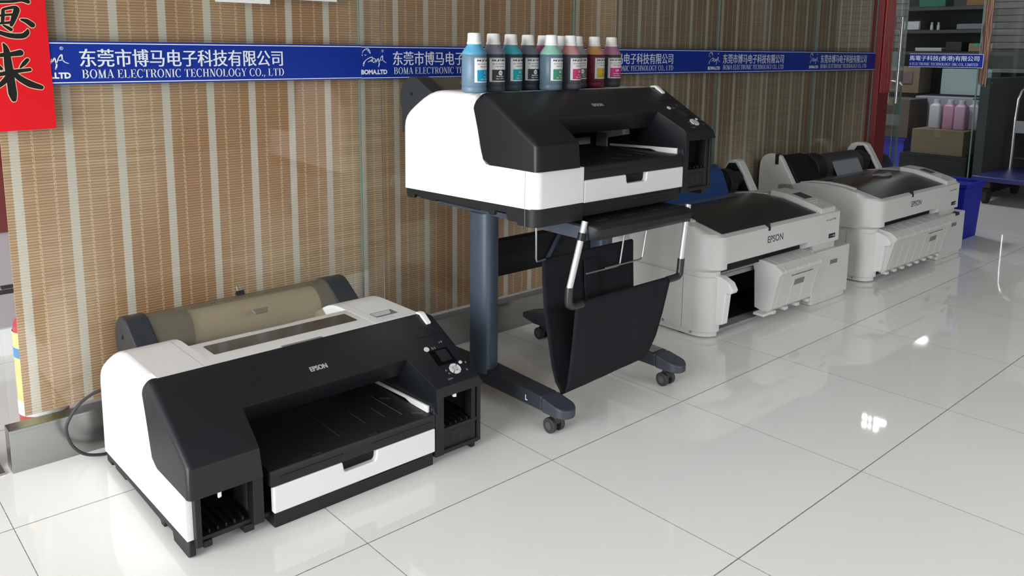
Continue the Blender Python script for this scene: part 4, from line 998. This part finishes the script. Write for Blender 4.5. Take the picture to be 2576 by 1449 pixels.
# ================================================================== FAR END
bn = thing('storage_bin', 'tall dark blue plastic bin on the floor past the farther printer', 'bin', (4.56, -.12, 0))
def tub(name, hx0, hy0, hx1, hy1, z0, z1, th, m_, par, rim=.012):
    m = MB(); o1 = [(-hx0, -hy0, z0), (hx0, -hy0, z0), (hx0, hy0, z0), (-hx0, hy0, z0)]; o2 = [(-hx1, -hy1, z1), (hx1, -hy1, z1), (hx1, hy1, z1), (-hx1, hy1, z1)]
    i2 = [(-hx1+th, -hy1+th, z1), (hx1-th, -hy1+th, z1), (hx1-th, hy1-th, z1), (-hx1+th, hy1-th, z1)]; i1 = [(-hx0+th, -hy0+th, z0+th), (hx0-th, -hy0+th, z0+th), (hx0-th, hy0-th, z0+th), (-hx0+th, hy0-th, z0+th)]
    m.loft([o1, o2, i2, i1]); o = m.build(name, m_, par, bevel=.006)
    r = MB(); q = [(-hx1-rim, -hy1-rim), (hx1+rim, -hy1-rim), (hx1+rim, hy1+rim), (-hx1-rim, hy1+rim)]; qi = [(-hx1+th*.5, -hy1+th*.5), (hx1-th*.5, -hy1+th*.5), (hx1-th*.5, hy1-th*.5), (-hx1+th*.5, hy1-th*.5)]
    r.loft([[(a, c2, z1-.02) for a, c2 in q], [(a, c2, z1+.004) for a, c2 in q], [(a, c2, z1+.004) for a, c2 in qi], [(a, c2, z1-.02) for a, c2 in qi]]); r.loft([[(a, c2, z1-.02) for a, c2 in qi], [(a, c2, z1-.02) for a, c2 in q]], cap=False)
    r.build('rim', m_, par, bevel=.003)
tub('bin_body', .135, .165, .150, .180, 0, .352, .006, blue_bin, bn)
m = MB(); m.box(-.15, .15, -.18, .18, .325, .335); m.build('bin_lid', blue_bin, bn)
# trolley
tr = thing('platform_trolley', 'platform trolley with dark blue deck and steel handle at the right edge', 'trolley', (6.35, -.20, 0))
m = MB(); m.box(-.42, .42, -.39, .39, .175, .215); m.build('deck', blue_deck, tr, bevel=.012)
m = MB(); hp = [(.36, .362, .21), (.36, .362, .62), (.36, .355, .78), (.36, .335, .85), (.36, .29, .89), (.36, .22, .905), (.36, -.26, .905), (.36, -.33, .88), (.36, -.36, .80), (.36, -.36, .21)]
m.tube(hp, .016, 12); m.build('handle', chrome, tr)
m = MB(); m.box(.352, .368, -.35, .355, .50, .60); m.build('handle_plate', mat('plate_grey', (.30, .32, .35), .4), tr, bevel=.002)
m = MB(); m.tube([(.36, .36, .29), (.36, -.36, .29)], .007, 8); m.build('handle_bar', chrome, tr)
for x in (-.33, .33):
    for y in (-.30, .30):
        m = MB(); m.tube([(x, y-.02, .06), (x, y+.02, .06)], .06, 18); m.box(x-.03, x+.03, y-.03, y+.03, .12, .176); m.build('wheel', rubber, tr, bevel=.004)
# cartons
def carton(label, x0, x1, y0, y1, z0, z1, mt=card_m, name='carton'):
    t = thing(name, label, 'box', ((x0+x1)/2, (y0+y1)/2, z0)); hx, hy = (x1-x0)/2, (y1-y0)/2
    m = MB(); m.box(-hx, hx, -hy, hy, 0, z1-z0); m.build('body', mt, t, bevel=.004)
    m = MB(); m.box(-hx-.0006, hx+.0006, -.025, .025, z1-z0-.06, z1-z0+.001); m.build('tape', mat('tape', (.30, .24, .15), .3), t, smooth=False)
    return t
carton('brown carton carrying the pink bottles behind the open glass door', 6.42, 6.86, .44, .86, .290, .500)
m = MB(); m.box(6.37, 6.92, .38, .93, 0, .289); m.box(6.362, 6.37, .42, .90, .05, .12); m.box(6.362, 6.37, .42, .90, .17, .25)  # plain dark block standing for the black bag below the carton
tag(m.build('black_bag_block', black_d, bevel=.01), 'dark block in place of a black plastic bag under the brown carton', 'crate')
tb = thing('blue_crate', 'bright blue plastic crate under the large carton behind the glass door', 'crate', (6.82, 1.17, .0))
tub('crate_body', .17, .15, .18, .16, 0, .385, .006, mat('bright_blue', (.035, .045, .62), .4), tb)
m = MB(); m.box(-.18, .18, -.16, .16, .36, .37); m.build('crate_lid', mat('bright_blue', (.035, .045, .62), .4), tb)
carton('large brown carton on the bright blue crate', 6.62, 7.0, .98, 1.33, .391, .735, card_d)
carton('brown carton on the low shelf behind the large carton', 7.12, 7.40, 1.12, 1.42, .771, 1.02)
m = MB(); m.box(7.11, 7.118, 1.18, 1.36, .86, .97); tag(m.build('mauve_label', clutter[5], smooth=False), 'mauve printed card leaning on the carton behind the glass', 'card')
# bottles of pink liquid
for k, (y, c, lab) in enumerate(((.750, (.62, .60, .66), 'white wrapped plastic bottle, leftmost on the brown carton'), (.645, (.62, .30, .45), 'pink plastic bottle next to the white one on the carton'), (.545, (.60, .36, .52), 'pale pink plastic bottle third along on the carton'), (.478, (.58, .42, .56), 'pale pink plastic bottle at the right edge of the carton'))):
    t = thing('plastic_bottle', lab, 'bottle', (6.62+.02*(k % 2)+(.09 if k == 3 else 0), y, .5025), 0, 'bottles on the brown carton')
    m = MB(); m.loft([[(a_*k_*.046, b__*k_*.046, z_) for a_, b__ in rrect(-1, 1, -1, 1, .38, 5)] for z_, k_ in ((0, .94), (.006, 1), (.185, 1), (.20, .93), (.208, .62), (.214, .52))]); m.build('bottle_body', mat('pink_%d' % k, c, .35), t, sharp=50)
    m = MB(); m.lathe([(.026, .213), (.026, .246), (.022, .249)], 20); m.build('cap', mat('cap_pale', (.62, .60, .66), .4), t, sharp=50)
m = MB(); m.box(7.02, 7.20, .60, 1.10, 0, .752); tag(m.build('lilac_box', mat('lilac_grey', (.42, .41, .50), .6, noise=.06, nscale=5), bevel=.006), 'tall lilac-grey box standing behind the pink bottles', 'box')
# shelf unit
sh = thing('shelf_unit', 'dark metal shelf unit full of parts behind the glass door', 'shelf', (7.45, .98, 0))
for k, z in enumerate((.76, 1.16, 1.36, 1.57)):
    m = MB(); m.box(-.22, .22, -.62, .62, z-.012, z); m.box(-.222, -.218, -.62, .62, z-.03, z); m.build('board', shelf_m, sh)
for x in (-.215, .215):
    for y in (-.62, .62):
        m = MB(); m.box(x-.015, x+.015, y-.015, y+.015, 0, 1.60); m.build('upright', shelf_m, sh)
m = MB(); m.box(.21, .22, -.62, .62, .02, 1.60); m.build('back_panel', dark_w, sh)
def sbox(x, y, z, dx, dy, dz, mt, lab, name='storage_box'):
    m = MB(); m.box(x-dx, x+dx, y-dy, y+dy, z, z+dz); tag(m.build(name, mt, bevel=.006), lab, 'box')
m = MB(); m.prism_x(rrect(.555, .985, .765, 1.005, .01), 7.28, 7.52); tag(m.build('foam_box', pale_b, bevel=.006), 'pale blue-grey box on the low shelf above the pink bottles', 'box')
sbox(7.36, 1.30, 1.362, .1, .09, .085, clutter[0], 'grey box carrying a white paper tag on the shelf')
m = MB(); m.box(7.255, 7.259, 1.22, 1.385, 1.366, 1.44); tag(m.build('paper_tag', mat('tag_paper', (.50, .52, .58), .6), smooth=False), 'white handwritten tag on the grey shelf box', 'paper')
sbox(7.36, .72, 1.362, .12, .16, .05, clutter[0], 'low grey equipment tray on the second shelf, right side')
for k, y in enumerate((1.12, 1.06)):
    t = thing('small_bottle', ('small white-topped bottle on the shelf, left of a pair', 'small white-topped bottle on the shelf, right of a pair')[k], 'bottle', (7.30, y, 1.3605), 0, 'small shelf bottles')
    MB().lathe([(.014, 0), (.014, .04), (.008, .05)], 14).build('bottle_body', clutter[4], t); MB().lathe([(.010, .048), (.010, .072)], 12).build('cap', clutter[4], t)
sbox(7.36, .74, 1.572, .1, .08, .10, clutter[1], 'orange-brown box on the top shelf')
sbox(7.36, 1.12, 1.572, .1, .12, .07, clutter[2], 'dark green case on the top shelf')
sbox(7.36, 1.12, 1.162, .1, .12, .035, clutter[4], 'flat pale box lying on the middle shelf')
sbox(7.36, .66, 1.162, .12, .10, .075, card_m, 'small brown carton with green mark on the middle shelf')
m = MB(); m.box(7.2385, 7.24, .68, .72, 1.21, 1.237); tag(m.build('green_sticker', mat('sticker_green', (.05, .35, .20), .5), smooth=False), 'green sticker on the small shelf carton', 'sticker')
sbox(7.36, .90, 1.162, .09, .07, .09, clutter[3], 'black device on the middle shelf')
# dark bundle between the printer and the cartons
m = MB(); m.lathe([(.001, 0), (.13, .0), (.16, .06), (.165, .16), (.15, .26), (.12, .335), (.07, .395), (.02, .41)], 20)
m.v = [(x*(1+.1*math.sin(3*math.atan2(y, x))), y*.7, z) for x, y, z in m.v]
o = m.build('black_bundle', black_d, sharp=60); o.location = (5.15, .56, 0); tag(o, 'dark rounded bundle on the floor inside the doorway, behind the farther grey printer', 'bundle')
# roller shutter and dark stacks behind the trolley
rs = thing('roller_shutter', 'white slatted roller shutter at the top right end of the room', 'shutter', (8.6, -.6, 1.13))
m = MB()
for k in range(16): m.box(-.012, .012, -1.5, 1.15, .07+k*.068, .07+k*.068+.064)
m.build('slats', mat('shutter_white', (.85, .81, .78), .5), rs, bevel=.004)
m = MB(); m.box(-.02, .02, -1.5, 1.15, -.13, .065); m.build('bottom_panel', mat('shutter_grey', (.36, .35, .35), .5), rs, bevel=.004)
m = MB(); m.box(-.022, .022, -1.5, 1.15, -.175, -.132); m.build('bottom_bar', paper_m, rs, bevel=.004)
for k, (x, y, hx, hy, z0, hz, mt, lab) in enumerate((
    (7.6, .0, .25, .22, 0, .42, card_d, 'dark carton on the floor behind the trolley, at the bottom of the stack'), (7.6, -.02, .23, .20, .423, .33, clutter[3], 'black box on top of the dark carton behind the trolley'),
    (7.75, -.52, .25, .24, 0, .72, card_m, 'tall brown carton seen behind the trolley handle'), (7.85, -1.15, .28, .3, 0, .6, card_d, 'dark brown carton at the far right behind the trolley'))):
    sbox(x, y, z0, hx, hy, hz, mt, lab, 'carton')
# inner room tube lamps: two mirrored in the floor, one added unseen as fill
lamp_e = emit('tube_glow', (1, .98, .95), 30)
for nm, (lx, ly, lz), lab in (('c', (5.55, 1.35, 2.90), 'added fill lamp just behind the doorway, lighting the carton and bottles'), ('a', (7.15, 1.40, 2.60), 'ceiling tube lamp of the inner room nearer the doorway'), ('b', (8.80, 1.56, 2.15), 'ceiling tube lamp of the inner room by the back wall')):
    t = thing('tube_lamp', lab, 'lamp', (lx, ly, lz), 0, 'tube lamps of the inner room')
    m = MB(); m.box(-.14, .14, -.2, .2, .02, .05); m.box(-.01, .01, -.01, .01, .05, 3.0-lz); m.build('housing', white_p, t)
    for k in (-1, 1):
        q = .5 if nm == 'b' else 1.
        m = MB(); m.tube([(k*.09*q, -.2*q, 0), (k*.09*q, .2*q, 0)], .016*q, 10); m.build('tube', lamp_e, t)
    if nm == 'c':
        g = area('fill_light', (0, 0, -.03), (0, 0, 0), .4, .5, 34, (.95, .96, 1)); g.parent = t
